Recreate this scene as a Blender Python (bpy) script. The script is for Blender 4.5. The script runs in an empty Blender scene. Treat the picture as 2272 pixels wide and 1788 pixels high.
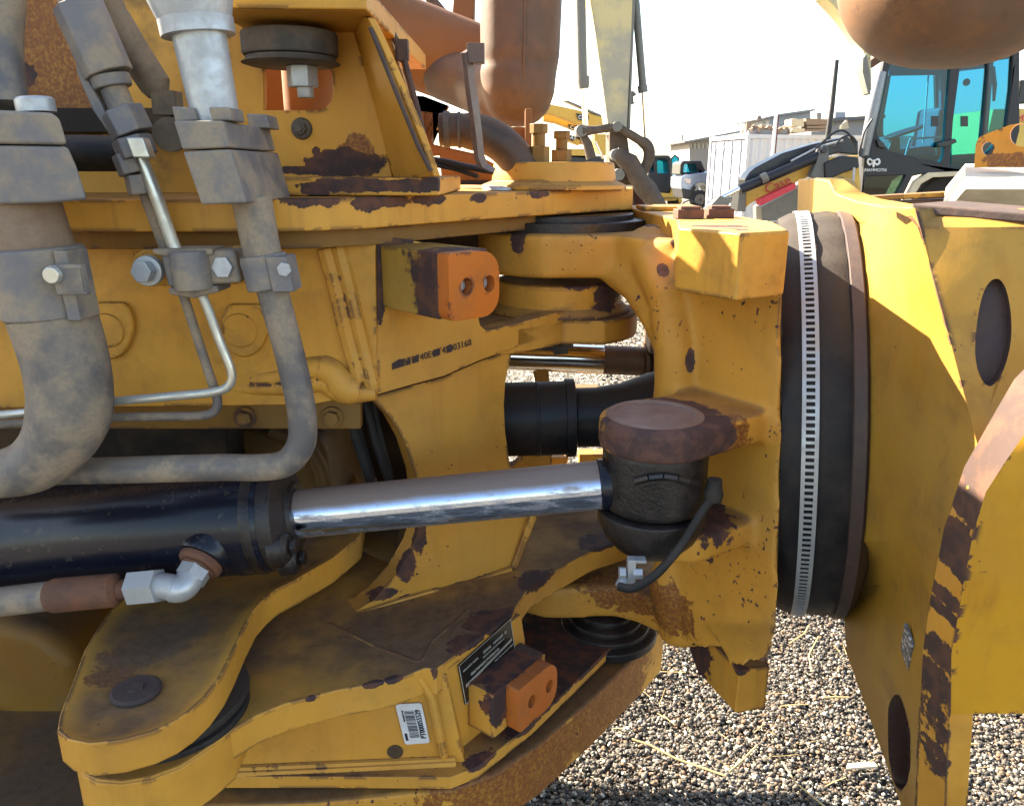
import bpy, bmesh, math, random
import numpy as np
from mathutils import Vector, Matrix
from mathutils.geometry import tessellate_polygon
random.seed(7); rng = np.random.default_rng(11)
sc = bpy.context.scene
col = sc.collection
R = math.radians

# ------------------------------------------------------------------ camera
CAMZ, PITCH, F, PW, PH = 1.55, R(16.5), 1740.0, 2272.0, 1788.0
cam = bpy.data.cameras.new('camera')
camo = bpy.data.objects.new('camera', cam); col.objects.link(camo)
camo.location = (0, 0, CAMZ); camo.rotation_euler = (math.pi/2 - PITCH, 0, 0)
cam.sensor_width = 36; cam.lens = F / PW * 36
cam.clip_start = 0.02; cam.clip_end = 3000
sc.camera = camo

# ------------------------------------------------------------------ sky, sun, exposure
SUN = Vector((-0.68, 0.53, 0.555)).normalized()         # direction towards the sun
elev = math.asin(SUN.z); azim = math.atan2(SUN.x, SUN.y)
w = bpy.data.worlds.new('World'); sc.world = w; w.use_nodes = True
wt = w.node_tree; wt.nodes.clear()
so = wt.nodes.new('ShaderNodeOutputWorld'); sb = wt.nodes.new('ShaderNodeBackground')
sk = wt.nodes.new('ShaderNodeTexSky'); sk.sky_type = 'NISHITA'; sk.sun_disc = False
sk.sun_elevation = elev; sk.sun_rotation = azim; sk.air_density = 1.0; sk.dust_density = 1.2; sk.ozone_density = 1.0
sb.inputs[1].default_value = 0.08
wt.links.new(sk.outputs[0], sb.inputs[0]); wt.links.new(sb.outputs[0], so.inputs[0])
sl = bpy.data.lights.new('sun', 'SUN'); sl.energy = 5.0; sl.angle = R(0.53); sl.color = (1.0, 0.93, 0.82)
sun = bpy.data.objects.new('sun', sl); col.objects.link(sun)
sun.rotation_euler = SUN.to_track_quat('Z', 'Y').to_euler(); sun.location = (-6, 6, 9)
vs = sc.view_settings; vs.view_transform = 'Standard'; vs.look = 'None'; vs.exposure = 2.78; vs.gamma = 1.0; vs.use_curve_mapping = False
vs.use_white_balance = True; vs.white_balance_temperature = 7400; vs.white_balance_tint = 10
sc.cycles.max_bounces = 8; sc.cycles.diffuse_bounces = 5; sc.cycles.transparent_max_bounces = 12

# ------------------------------------------------------------------ picture ray -> point in the place
cp, sp = math.cos(PITCH), math.sin(PITCH)
CAM = Vector((0, 0, CAMZ))
def ray(px, py):
    u = (px - PW/2) / F; v = (py - PH/2) / F
    return Vector((u, cp - v*sp, -sp - v*cp))
def PY(px, py, y):
    r = ray(px, py); return CAM + r * (y / r.y)
def PZ(px, py, z):
    r = ray(px, py); return CAM + r * ((z - CAMZ) / r.z)
class VP:                                              # vertical plane through two plan points
    def __init__(s, a, b):
        s.a = Vector((a[0], a[1], 0)); s.b = Vector((b[0], b[1], 0)); s.t = (s.b - s.a).normalized()
        s.n = Vector((s.t.y, -s.t.x, 0))               # towards the camera
        if s.n.y > 0: s.n = -s.n
    def __call__(s, px, py, off=0.0):
        r = ray(px, py); k = ((s.a + s.n*off - CAM).dot(s.n)) / r.dot(s.n); return CAM + r*k
    def back(s, d): return -s.n * d
class YP(VP):
    def __init__(s, y): VP.__init__(s, (-1, y), (1, y))

# ------------------------------------------------------------------ geometry builder
class G:
    def __init__(s): s.v = []; s.f = []
    def add(s, vs_, fs):
        o = len(s.v); s.v += [tuple(p) for p in vs_]; s.f += [tuple(i + o for i in f) for f in fs]; return s
    def prism(s, loop, vec, holes=()):
        vec = Vector(vec); loops = [list(map(Vector, loop))] + [list(map(Vector, h)) for h in holes]
        allp = [p for l in loops for p in l]; n = len(allp)
        vs_ = allp + [p + vec for p in allp]; fs = []
        nrm = Vector((0, 0, 0)); L = loops[0]
        for i in range(len(L)): nrm += L[i].cross(L[(i+1) % len(L)])
        flip = nrm.dot(vec) > 0
        if holes: caps = [tuple(t) for t in tessellate_polygon(loops)]
        else: caps = [tuple(range(len(L)))]
        def tn(t):
            q = Vector((0, 0, 0))
            for i in range(len(t)): q += allp[t[i]].cross(allp[t[(i+1) % len(t)]])
            return q
        for t in caps:
            if tn(t).dot(vec) > 0: t = t[::-1]
            fs.append(t); fs.append(tuple(i + n for i in t[::-1]))
        o = 0
        for k, l in enumerate(loops):
            q = Vector((0, 0, 0))
            for i in range(len(l)): q += l[i].cross(l[(i+1) % len(l)])
            rev = (q.dot(vec) > 0) != (k > 0)
            for i in range(len(l)):
                a, b = o + i, o + (i+1) % len(l)
                fs.append((a, b, b+n, a+n) if rev else (b, a, a+n, b+n))
            o += len(l)
        return s.add(vs_, fs)
    def box(s, c, sx, sy, sz, ax=None):
        c = Vector(c); X, Y, Z = ax or (Vector((1,0,0)), Vector((0,1,0)), Vector((0,0,1)))
        vs_ = [c + X*(sx/2*i) + Y*(sy/2*j) + Z*(sz/2*k) for i in (-1,1) for j in (-1,1) for k in (-1,1)]
        return s.add(vs_, [(0,1,3,2),(4,6,7,5),(0,4,5,1),(2,3,7,6),(0,2,6,4),(1,5,7,3)])
    def lathe(s, p, d, prof, seg=32, caps=True):       # prof: (distance along d, radius)
        p = Vector(p); d = Vector(d).normalized()
        a = d.orthogonal().normalized(); b = d.cross(a); vs_ = []; fs = []
        for t, r in prof:
            for i in range(seg):
                q = 2*math.pi*i/seg; vs_.append(p + d*t + a*(r*math.cos(q)) + b*(r*math.sin(q)))
        for k in range(len(prof)-1):
            for i in range(seg):
                j = (i+1) % seg; fs.append((k*seg+i, k*seg+j, (k+1)*seg+j, (k+1)*seg+i))
        if caps:
            fs.append(tuple(range(seg))[::-1]); fs.append(tuple((len(prof)-1)*seg + i for i in range(seg)))
        return s.add(vs_, fs)
    def tube(s, pts, rad, seg=16, bend=0.0, nb=8, caps=True, rough=0.0):
        pts = [Vector(p) for p in pts]; n = len(pts)
        rads = list(rad) if hasattr(rad, '__len__') else [rad]*n
        P, Q = [], []
        for i, p in enumerate(pts):
            if 0 < i < n-1 and bend > 0:
                a, b = pts[i-1] - p, pts[i+1] - p
                k = min(bend, a.length*.49, b.length*.49)
                A, B = p + a.normalized()*k, p + b.normalized()*k
                for j in range(nb+1):
                    t = j/nb; P.append(A*(1-t)**2 + p*(2*t*(1-t)) + B*t**2); Q.append(rads[i])
            else: P.append(p); Q.append(rads[i])
        T = []
        for i in range(len(P)):
            a = P[max(i-1, 0)]; b = P[min(i+1, len(P)-1)]; T.append((b-a).normalized())
        u = T[0].orthogonal().normalized(); vs_ = []; fs = []
        for i, p in enumerate(P):
            u = (u - T[i]*u.dot(T[i])).normalized(); v = T[i].cross(u)
            for j in range(seg):
                q = 2*math.pi*j/seg; r = Q[i]*(1 + rough*random.uniform(-1, 1)); vs_.append(p + u*(r*math.cos(q)) + v*(r*math.sin(q)))
        for i in range(len(P)-1):
            for j in range(seg):
                k = (j+1) % seg; fs.append((i*seg+j, i*seg+k, (i+1)*seg+k, (i+1)*seg+j))
        if caps:
            fs.append(tuple(range(seg))[::-1]); fs.append(tuple((len(P)-1)*seg+j for j in range(seg)))
        return s.add(vs_, fs)
    def bead(s, pts, r, step=0.0045):                   # a weld bead with ripples
        pts = [Vector(p) for p in pts]; out = []; rr = []
        for a, b in zip(pts, pts[1:]):
            m = max(2, int((b-a).length/step))
            for i in range(m): out.append(a.lerp(b, i/m)); rr.append(r*(0.96 + 0.06*(i % 2) + random.uniform(-.035, .035)))
        out.append(pts[-1]); rr.append(r*.8)
        return s.tube(out, rr, seg=8)
    def hexa(s, p, d, r, h, rot=0.0, seg=6):
        p = Vector(p); d = Vector(d).normalized(); a = d.orthogonal().normalized(); b = d.cross(a); c = []
        for i in range(seg):
            q = rot + 2*math.pi*i/seg; c.append(p + a*(r*math.cos(q)) + b*(r*math.sin(q)))
        top = [x + d*h for x in c]
        return s.add(c + top, [tuple(range(seg))[::-1], tuple(range(seg, 2*seg))] + [(i, (i+1) % seg, seg+(i+1) % seg, seg+i) for i in range(seg)])
    def grid(s, rows, thick=None):                     # rows of points; optional thickness vector
        m, n = len(rows), len(rows[0]); vs_ = [p for r in rows for p in r]
        fs = [(i*n+j, (i+1)*n+j, (i+1)*n+j+1, i*n+j+1) for i in range(m-1) for j in range(n-1)]
        if thick is not None:
            o = m*n; th = Vector(thick); vs_ = vs_ + [Vector(p) + th for p in vs_]
            fs += [tuple(i + o for i in f[::-1]) for f in fs]
            bd = [(0, j) for j in range(n)] + [(i, n-1) for i in range(1, m)] + [(m-1, j) for j in range(n-2, -1, -1)] + [(i, 0) for i in range(m-2, 0, -1)]
            ids = [i*n+j for i, j in bd]
            for a, b in zip(ids, ids[1:] + ids[:1]): fs.append((a, b, b+o, a+o))
        return s.add(vs_, fs)

def new_obj(name, data, parent):
    o = bpy.data.objects.new(name, data); col.objects.link(o)
    if parent is not None: o.parent = parent
    return o
WORLD = {}                                             # world position of every origin (nothing here is rotated)
def obj(name, g, mat, parent=None, bevel=0.0, seg=2, ang=34, smooth=True, remesh=0.0, sm=0, label=None, kind=None, fix=True):
    V = np.array([tuple(p) for p in g.v], dtype=float); lo, hi = V.min(0), V.max(0)
    c = Vector(((lo[0]+hi[0])/2, (lo[1]+hi[1])/2, lo[2]))
    me = bpy.data.meshes.new(name)
    me.from_pydata([tuple(Vector(p) - c) for p in g.v], [], g.f); me.update()
    if fix:
        bm = bmesh.new(); bm.from_mesh(me); bmesh.ops.recalc_face_normals(bm, faces=bm.faces); bm.to_mesh(me); bm.free()
    me.materials.append(mat)
    if smooth:
        me.polygons.foreach_set('use_smooth', [True]*len(me.polygons)); me.set_sharp_from_angle(angle=R(ang))
    o = new_obj(name, me, parent)
    o.location = c - (WORLD[parent.name] if parent is not None else Vector((0, 0, 0))); WORLD[o.name] = c
    if remesh:
        m = o.modifiers.new('remesh', 'REMESH'); m.mode = 'VOXEL'; m.voxel_size = remesh; m.use_smooth_shade = True
        if sm:
            k = o.modifiers.new('smooth', 'SMOOTH'); k.factor = .5; k.iterations = sm
    if bevel:
        m = o.modifiers.new('bevel', 'BEVEL'); m.width = bevel*.72; m.segments = seg; m.limit_method = 'ANGLE'; m.angle_limit = R(ang); m.harden_normals = True; m.use_clamp_overlap = True
    if label: o['label'] = label
    if kind: o['kind'] = kind
    return o
def thing(name, label, cat, loc, group=None):
    o = bpy.data.objects.new(name, None); col.objects.link(o); o.location = loc; o.empty_display_size = .05
    WORLD[o.name] = Vector(loc); o['label'] = label; o['category'] = cat
    if group: o['group'] = group
    return o
def tag(o, label, cat, group=None):
    o['label'] = label; o['category'] = cat
    if group: o['group'] = group
    return o
def copy_thing(root, loc, label=None):
    def cp_(o, par):
        c = o.copy(); col.objects.link(c); c.parent = par
        for ch in list(o.children): cp_(ch, c)
        return c
    r = cp_(root, None); r.location = loc
    if label: r['label'] = label
    return r
def text(body, mat, parent, o, x, y, size, name='lettering', depth=.0006, align='LEFT', squeeze=1.0):
    """flat print: o is the start of the base line, x runs along the line, y up the letters"""
    cu = bpy.data.curves.new('t', 'FONT'); cu.body = body; cu.size = size; cu.extrude = depth; cu.align_x = align; cu.resolution_u = 3
    ob = bpy.data.objects.new('t', cu); col.objects.link(ob)
    bpy.context.view_layer.update()
    me = bpy.data.meshes.new_from_object(ob.evaluated_get(bpy.context.evaluated_depsgraph_get()))
    bpy.data.objects.remove(ob); x = Vector(x).normalized(); y = Vector(y).normalized(); z = x.cross(y)
    g = G(); g.v = [tuple(Vector(o) + x*(v.co.x*squeeze) + y*v.co.y + z*(v.co.z + depth*1.5)) for v in me.vertices]; g.f = [tuple(p.vertices) for p in me.polygons]
    bpy.data.meshes.remove(me)
    return obj(name, g, mat, parent, smooth=False, fix=False)

def pocket(o, loop, n, depth, mat):
    """sink a pocket of the given outline into o; the cutting solid is used up here"""
    g = G(); g.prism([Vector(p) + n*.03 for p in loop], -n*(.03 + depth)); c = obj('pocket', g, mat, None, smooth=False)
    m = o.modifiers.new('pocket', 'BOOLEAN'); m.object = c; m.operation = 'DIFFERENCE'; m.solver = 'EXACT'; m.material_mode = 'TRANSFER'
    bpy.context.view_layer.update()
    me = bpy.data.meshes.new_from_object(o.evaluated_get(bpy.context.evaluated_depsgraph_get()))
    o.modifiers.clear(); o.data = me; me.polygons.foreach_set('use_smooth', [True]*len(me.polygons)); me.set_sharp_from_angle(angle=R(30))
    bpy.data.objects.remove(c)
# ------------------------------------------------------------------ materials
class NT:
    def __init__(s, name):
        s.m = bpy.data.materials.new(name); s.m.use_nodes = True; s.t = s.m.node_tree; s.t.nodes.clear()
        s.out = s.t.nodes.new('ShaderNodeOutputMaterial'); s.geo = s.t.nodes.new('ShaderNodeNewGeometry'); s.P = s.geo.outputs['Position']; s.N = s.geo.outputs['Normal']
    def n(s, typ, ins=None, **kw):
        q = s.t.nodes.new('ShaderNode' + typ)
        for k, v in kw.items(): setattr(q, k, v)
        for k, v in (ins or {}).items(): s.put(q.inputs[k], v)
        return q
    def put(s, inp, v):
        if hasattr(v, 'is_output'): s.t.links.new(v, inp)
        elif isinstance(v, (tuple, list)) and len(v) == 3 and inp.type == 'RGBA': inp.default_value = (*v, 1)
        else: inp.default_value = v
    def math(s, op, a, b=0.0, c=0.0, clamp=False):
        q = s.n('Math', {0: a, 1: b, 2: c}, operation=op, use_clamp=clamp); return q.outputs[0]
    def vm(s, op, a, b=(0, 0, 0), out=0):
        q = s.n('VectorMath', {0: a, 1: b}, operation=op); return q.outputs[out]
    def noise(s, scale, detail=4, rough=.6, vec=None, dist=0.0):
        return s.n('TexNoise', {'Vector': vec if vec is not None else s.P, 'Scale': scale, 'Detail': detail, 'Roughness': rough, 'Distortion': dist}).outputs[0]
    def step(s, x, lo, hi, a=0.0, b=1.0):
        return s.n('MapRange', {0: x, 1: lo, 2: hi, 3: a, 4: b}, interpolation_type='SMOOTHSTEP').outputs[0]
    def mix(s, f, a, b):
        q = s.n('Mix', None, data_type='RGBA'); s.put(q.inputs[0], f); s.put(q.inputs[6], a); s.put(q.inputs[7], b); return q.outputs[2]
    def fmix(s, f, a, b):
        q = s.n('Mix', None, data_type='FLOAT'); s.put(q.inputs[0], f); s.put(q.inputs[2], a); s.put(q.inputs[3], b); return q.outputs[0]
    def scaled(s, v): return s.vm('MULTIPLY', s.P, v)
    def upz(s): return s.n('SeparateXYZ', {0: s.N}).outputs[2]
    def bsdf(s, colr, rough=.5, metal=0.0, bump=None, bstr=.3, bdist=.002, **kw):
        ins = {'Base Color': colr, 'Roughness': rough, 'Metallic': metal}; ins.update(kw)
        b = s.n('BsdfPrincipled', ins)
        if bump is not None:
            q = s.n('Bump', {'Height': bump, 'Strength': bstr, 'Distance': bdist}); s.t.links.new(q.outputs[0], b.inputs['Normal'])
        s.t.links.new(b.outputs[0], s.out.inputs[0]); return s.m

def spots_mask(k, spots, wob):
    """irregular worn patches: (centre, (rx, ry, rz))"""
    acc = None
    for c, r in spots:
        if not hasattr(r, '__len__'): r = (r, r, r)
        d = k.vm('MULTIPLY', k.vm('SUBTRACT', k.P, tuple(c)), tuple(1/x for x in r))
        q = k.math('ADD', k.vm('LENGTH', d, out=1), wob)
        acc = q if acc is None else k.math('MINIMUM', acc, q)
    return k.step(acc, .92, 1.0, 1.0, 0.0)

YEL = (0.585, 0.285, 0.044); PRIMER = (0.050, 0.030, 0.030)
def yellow(name, base=YEL, chips=.5, dirt=.8, specks=.5, rust=.2, spots=(), dirtcol=(.155, .090, .050), edge=.011, gloss=.46, stain=(), grime=0.0, cast=.12, streak=.25, ovals=(), chipcols=None, flat=(.45, .9)):
    k = NT(name)
    n1 = k.noise(5, 5); n2 = k.noise(45, 5, .65); n3 = k.noise(160, 4, .6)
    c = k.mix(k.step(n1, .35, .7), base, tuple(x*y for x, y in zip(base, (.86, .80, .75))))
    c = k.mix(k.step(k.noise(2.3, 7, .68), .44, .66, 0, .55), c, tuple(x*y + z for x, y, z in zip(base, (.80, .84, .9), (.03, .03, .03))))
    st = k.noise(1.0, 4, .6, k.scaled((38, 38, 3.0)))
    c = k.mix(k.math('MULTIPLY', k.step(st, .52, .78), streak), c, (.30, .125, .022))
    # thin grime in the blotches
    gr = k.math('MULTIPLY', k.step(k.noise(9, 6, .7), .45, .75), .25 + grime)
    c = k.mix(gr, c, (.15, .085, .030))
    if stain:
        sm_ = spots_mask(k, stain, k.math('MULTIPLY', k.math('SUBTRACT', n2, .5), 1.6))
        c = k.mix(k.math('MULTIPLY', sm_, k.step(n3, .3, .6, .5, .95)), c, (.17, .055, .018))
    # dust lying on what faces up
    up = k.step(k.upz(), *flat); dm = k.math('MULTIPLY', up, k.step(k.noise(3.5, 6, .62), .34, .60, .30, 1.0)); dm = k.math('MULTIPLY', dm, dirt)
    dc = k.mix(k.step(n2, .4, .65), dirtcol, tuple(x*.74 for x in dirtcol))
    c = k.mix(dm, c, dc)
    # chips on the edges, specks on the faces
    bv = k.n('Bevel', {'Radius': edge}, samples=5).outputs[0]
    e = k.math('SUBTRACT', 1.0, k.vm('DOT_PRODUCT', bv, k.N, out=1))
    e = k.math('MULTIPLY', k.step(e, .004, .055), k.step(k.noise(13, 4, .65), .46, .58, .03, 1.0))
    nc = k.math('ADD', k.math('MULTIPLY', n2, .5), k.math('MULTIPLY', k.noise(120, 4, .6), .5))
    ch = k.step(k.math('ADD', k.math('MULTIPLY', e, .45*chips + .16), k.math('MULTIPLY', nc, .9)), .66, .69)
    spk = k.step(k.math('ADD', k.noise(85, 3, .55), k.math('MULTIPLY', k.step(n1, .45, .65), .08)), .795 - .055*specks, .82 - .055*specks)
    ch = k.math('MAXIMUM', ch, spk)
    if spots:
        ch = k.math('MAXIMUM', ch, spots_mask(k, spots, k.math('MULTIPLY', k.math('SUBTRACT', n2, .5), 1.5)))
    if ovals:
        ch = k.math('MAXIMUM', ch, spots_mask(k, ovals, k.math('MULTIPLY', k.math('SUBTRACT', k.math('ADD', k.math('MULTIPLY', n2, .5), k.math('MULTIPLY', k.noise(14, 3), .5)), .5), .9)))
    cc = k.mix(k.step(k.noise(30, 4, .6), .42, .62), *(chipcols or (PRIMER, (.085 + rust*.09, .042 + rust*.016, .030))))
    c = k.mix(ch, c, cc)
    ro = k.fmix(dm, k.fmix(n1, gloss - .06, gloss + .14), .85); ro = k.fmix(ch, ro, .75)
    h = k.math('ADD', k.math('MULTIPLY', n3, .10), k.math('MULTIPLY', ch, -.8))
    h = k.math('ADD', h, k.math('MULTIPLY', k.noise(28, 5, .6), cast*4))
    return k.bsdf(c, ro, 0, h, .55, .0016, **{'Specular IOR Level': .26})
def dusty(name, base, dust, amount=.5, rough=.5, metal=0.0, sc_=14, top=.35, bump=.25, fleck=None, spec=.4):
    k = NT(name); n1 = k.noise(sc_, 5, .65); n3 = k.noise(190, 3)
    f = k.math('MULTIPLY', k.step(n1, .38, .62), amount); f = k.math('MAXIMUM', f, k.math('MULTIPLY', k.step(k.upz(), .3, .95), top))
    f = k.math('MULTIPLY', f, k.step(n3, .25, .6, .65, 1.0))
    c = k.mix(f, base, dust)
    if fleck: c = k.mix(k.step(k.noise(60, 4, .6), .62, .66), c, fleck)
    return k.bsdf(c, k.fmix(f, rough, .85), k.fmix(f, metal, 0.0) if metal else 0.0, k.math('ADD', n3, k.math('MULTIPLY', n1, 1.5)), bump, .0012, **{'Specular IOR Level': spec})
def plain(name, c, rough=.5, metal=0.0, var=.15, **kw):
    k = NT(name); n = k.noise(20, 4)
    return k.bsdf(k.mix(k.step(n, .3, .7), c, tuple(x*(1-var) for x in c)), rough, metal, **kw)
def rusty(name, a, b, rough=.8, sc_=22, dark=(.05, .025, .018)):
    k = NT(name); n = k.noise(sc_, 7, .7); m = k.noise(sc_*5, 5, .7)
    c = k.mix(k.step(n, .35, .62), a, b); c = k.mix(k.step(m, .55, .75), c, dark)
    return k.bsdf(c, rough, 0, k.math('ADD', n, k.math('MULTIPLY', m, .6)), .5, .002)
def glass(name, tint, gl=.12):
    k = NT(name)
    t = k.n('BsdfTransparent', {'Color': tint}); g = k.n('BsdfGlossy', {'Color': (1, 1, 1), 'Roughness': .02})
    fr = k.n('Fresnel', {'IOR': 1.5}).outputs[0]; f = k.math('ADD', k.math('MULTIPLY', fr, .4), gl*.1, clamp=True)
    mx = k.n('MixShader', {0: f}); k.t.links.new(t.outputs[0], mx.inputs[1]); k.t.links.new(g.outputs[0], mx.inputs[2]); k.t.links.new(mx.outputs[0], k.out.inputs[0]); return k.m
FWD = Vector((0, cp, -sp))
def S(p): return (Vector(p) - CAM).dot(FWD) / F        # metres per photo pixel at a point
X_, Y_, Z_ = Vector((1,0,0)), Vector((0,1,0)), Vector((0,0,1))
def arc(c, r, a0, a1, n, z=None):
    return [Vector((c[0] + r*math.cos(R(a0 + (a1-a0)*i/(n-1))), c[1] + r*math.sin(R(a0 + (a1-a0)*i/(n-1))), c[2] if z is None else z)) for i in range(n)]

M_yel = yellow('yellow_paint')
M_yel_clean = yellow('yellow_paint_clean', chips=.25, dirt=.5, specks=.3, streak=.15)
M_yel_worn = yellow('yellow_paint_worn', chips=1.0, dirt=.95, specks=.8, rust=.4)
M_yel_dark = yellow('yellow_paint_grime_shade', base=(.20, .100, .018), chips=.5, dirt=.9, grime=.75, specks=.6, dirtcol=(.09, .058, .04))  # grime, with the base also darkened for shade in the recesses
M_orange_pad = yellow('orange_stop_paint', base=(.50, .130, .018), chips=.3, dirt=.4, specks=.2, cast=.08, grime=.2, gloss=.36, streak=.1, dirtcol=(.25, .10, .05))
M_steel_brown = rusty('bare_brown_steel', (.085, .050, .038), (.055, .036, .032))
M_rust = rusty('rust', (.16, .062, .030), (.095, .042, .026))
M_rust_tube = rusty('rusty_exhaust_metal', (.150, .070, .028), (.075, .042, .027), .6, 3.2, (.060, .030, .020))
M_orange_tube = yellow('rusty_orange_paint', base=(.22, .092, .028), chips=.15, dirt=.6, specks=.2, dirtcol=(.20, .09, .045), gloss=.55)
M_pipe = dusty('dusty_grey_pipe', (.110, .104, .106), (.28, .215, .150), 1.0, .5, .2, 13, .5)
M_pipe_blue = dusty('blue_grey_block', (.145, .138, .146), (.27, .215, .155), 1.0, .55, .15, 16, .35)
M_zinc = dusty('zinc_plated_steel', (.42, .45, .48), (.28, .25, .22), .4, .38, .55, 30, .25)
M_bright_tube = dusty('bright_steel_tube', (.55, .55, .50), (.33, .30, .25), .35, .28, .7, 20, .2)
M_black = dusty('black_cylinder_paint', (.004, .006, .014), (.06, .05, .042), .04, .24, 0, 10, .06, .10, fleck=(.03, .027, .026), spec=.35)
M_grease = dusty('greasy_black_steel', (.006, .006, .008), (.045, .030, .024), .4, .30, 0, 18, .2, .8, spec=.45)
M_blackp = dusty('black_drive_shaft_paint', (.007, .009, .014), (.085, .065, .05), .25, .34, 0, 12, .7, .15, spec=.3)
M_rubber = dusty('black_rubber', (.011, .011, .012), (.08, .065, .052), .35, .6, 0, 15, .5, .3, spec=.25)
M_boot = dusty('rubber_boot', (.010, .010, .013), (.055, .044, .036), .5, .5, 0, 9, .9, .4, spec=.25)
M_cable = plain('black_cable', (.014, .014, .016), .55)
M_dark = dusty('dark_cavity_shade', (.016, .012, .010), (.085, .050, .026), .7, .9, 0, 5, .3)  # near-black colour stands in for the shade in cavities
M_mount = dusty('grey_brown_mount', (.050, .045, .042), (.15, .115, .09), .55, .7, 0, 20, .4)
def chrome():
    k = NT('chrome_rod_sky_tint'); n1 = k.noise(16, 5, .65, k.scaled((1, 4, 4))); n2 = k.noise(120, 4)
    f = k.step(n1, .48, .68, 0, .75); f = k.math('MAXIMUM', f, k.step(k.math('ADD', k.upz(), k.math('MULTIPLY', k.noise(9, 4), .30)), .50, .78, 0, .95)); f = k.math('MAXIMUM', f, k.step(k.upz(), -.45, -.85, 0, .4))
    return k.bsdf(k.mix(f, (.46, .54, .70), (.17, .12, .09)), k.fmix(f, .09, .55), k.fmix(f, 1.0, .1), n2, .05, .001)  # chrome tinted blue to stand in for the reflected sky
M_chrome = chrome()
M_chrome2 = plain('bright_chrome', (.85, .83, .78), .12, 1.0, .05)
M_white = dusty('white_label', (.60, .61, .64), (.40, .35, .28), .35, .45, 0, 25, .1, .05)
M_ink = plain('black_ink', (.010, .010, .014), .6, 0, 0)
M_plate = plain('black_plate', (.012, .012, .011), .3, 0, .2)
M_platetext = plain('silver_print', (.38, .36, .31), .5, 0, .2)
M_stamp = plain('stamped_dark', (.045, .028, .028), .8, 0, .2)

# ================================================================== front frame of the dump truck
ff = thing('front_frame', 'yellow welded front hitch frame of the dump truck with chipped deck plate and stop blocks', 'truck frame', PY(700, 900, 1.3) * 1)
Lp = YP(1.22)                                          # the box's long flank
A0 = PY(835, 780, 1.22); A1 = PY(1400, 690, 1.64)
Np = VP(A0, A1)                                        # the tapering nose flank
back = Vector((0, 1, 0))

# deck plate: front rim traced, runs back as one thick plate
zt, zb = 1.513, 1.469
rim = [PZ(-260, 470, zb)]
def rimpt(px, y): p = PY(px, 480, y); return Vector((p.x, p.y, zb))
lo = [rimpt(-700, 1.10), rimpt(600, 1.10), rimpt(690, 1.115), rimpt(800, 1.155), rimpt(950, 1.27), rimpt(1130, 1.44), rimpt(1300, 1.62), rimpt(1402, 1.735), rimpt(1402, 2.15), rimpt(-700, 2.4)]
g = G(); g.prism([Vector((p.x, p.y, zb)) for p in lo], Vector((0, 0, zt - zb)))
deck_spots = [(PY(700, 440, 1.12), (.05, .03, .013)), (PY(815, 450, 1.17), (.03, .03, .013)), (PY(880, 445, 1.2), (.04, .04, .011)), (PY(960, 442, 1.27), (.035, .04, .011)), (PY(1200, 430, 1.5), (.03, .03, .010)), (PY(1055, 440, 1.38), (.03, .03, .008))]
M_deck = yellow('yellow_deck_paint', chips=.9, dirt=.5, specks=.5, spots=deck_spots, streak=.5)
obj('deck_plate', g, M_deck, ff, .004)
# lower flange strip behind the pipes (left) and the seam under the deck
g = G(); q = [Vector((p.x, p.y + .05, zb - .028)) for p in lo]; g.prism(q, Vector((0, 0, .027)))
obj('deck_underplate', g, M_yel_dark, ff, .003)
# foot strip on the deck carrying the cab mount
g = G(); pl = YP(1.20)
a = pl(520, 428); b = pl(974, 428); h = pl(700, 395).z - zt
g.prism([Vector((a.x, 1.20, zt+.001)), Vector((b.x, 1.20, zt+.001)), Vector((b.x+.01, 1.55, zt+.001)), Vector((a.x, 1.55, zt+.001))], (0, 0, h))
M_foot = yellow('yellow_foot_paint', chips=1.1, dirt=.9, spots=[(PY(790, 412, 1.2), (.085, .05, .011)), (PY(900, 412, 1.2), (.05, .05, .010)), (PY(960, 405, 1.2), (.02, .02, .015)), (PY(700, 425, 1.2), (.022, .02, .010)), (PY(600, 418, 1.2), (.02, .02, .012))])
obj('mount_foot', g, M_foot, ff, .004)

# box section: long flank, lower edge traced; nose flank with the serial number
g = G()
fl = [Lp(-900, 560), Lp(832, 520), Lp(838, 873), Lp(800, 876), Lp(770, 880), Lp(735, 890), Lp(690, 898), Lp(520, 900), Lp(-900, 915)]
g.prism(fl, (0, .03, 0))
M_flank = yellow('yellow_flank_paint', chips=.3, dirt=.6, specks=.25, grime=.25, cast=.16)
obj('box_flank', g, M_flank, ff, .003)
g = G()
nz = [Np(838, 520), Np(1062, 560), Np(1062, 700), Np(1066, 722), Np(1080, 734), Np(1130, 722), Np(1250, 690), Np(1330, 668), Np(1330, 717), Np(1270, 733), Np(1200, 754), Np(1140, 773), Np(1060, 802), Np(985, 835), Np(910, 855), Np(838, 876)]
g.prism(nz, Np.back(.04))
M_nose = yellow('yellow_nose_paint', chips=.45, dirt=.8, specks=.45, streak=.45, spots=[(Np(815, 545), (.02, .02, .03)), (Np(838, 600), (.012, .012, .10)), (Np(870, 530), (.05, .05, .012)), (Np(1000, 515), (.05, .05, .016))])
obj('nose_flank', g, M_nose, ff, .003)
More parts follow.
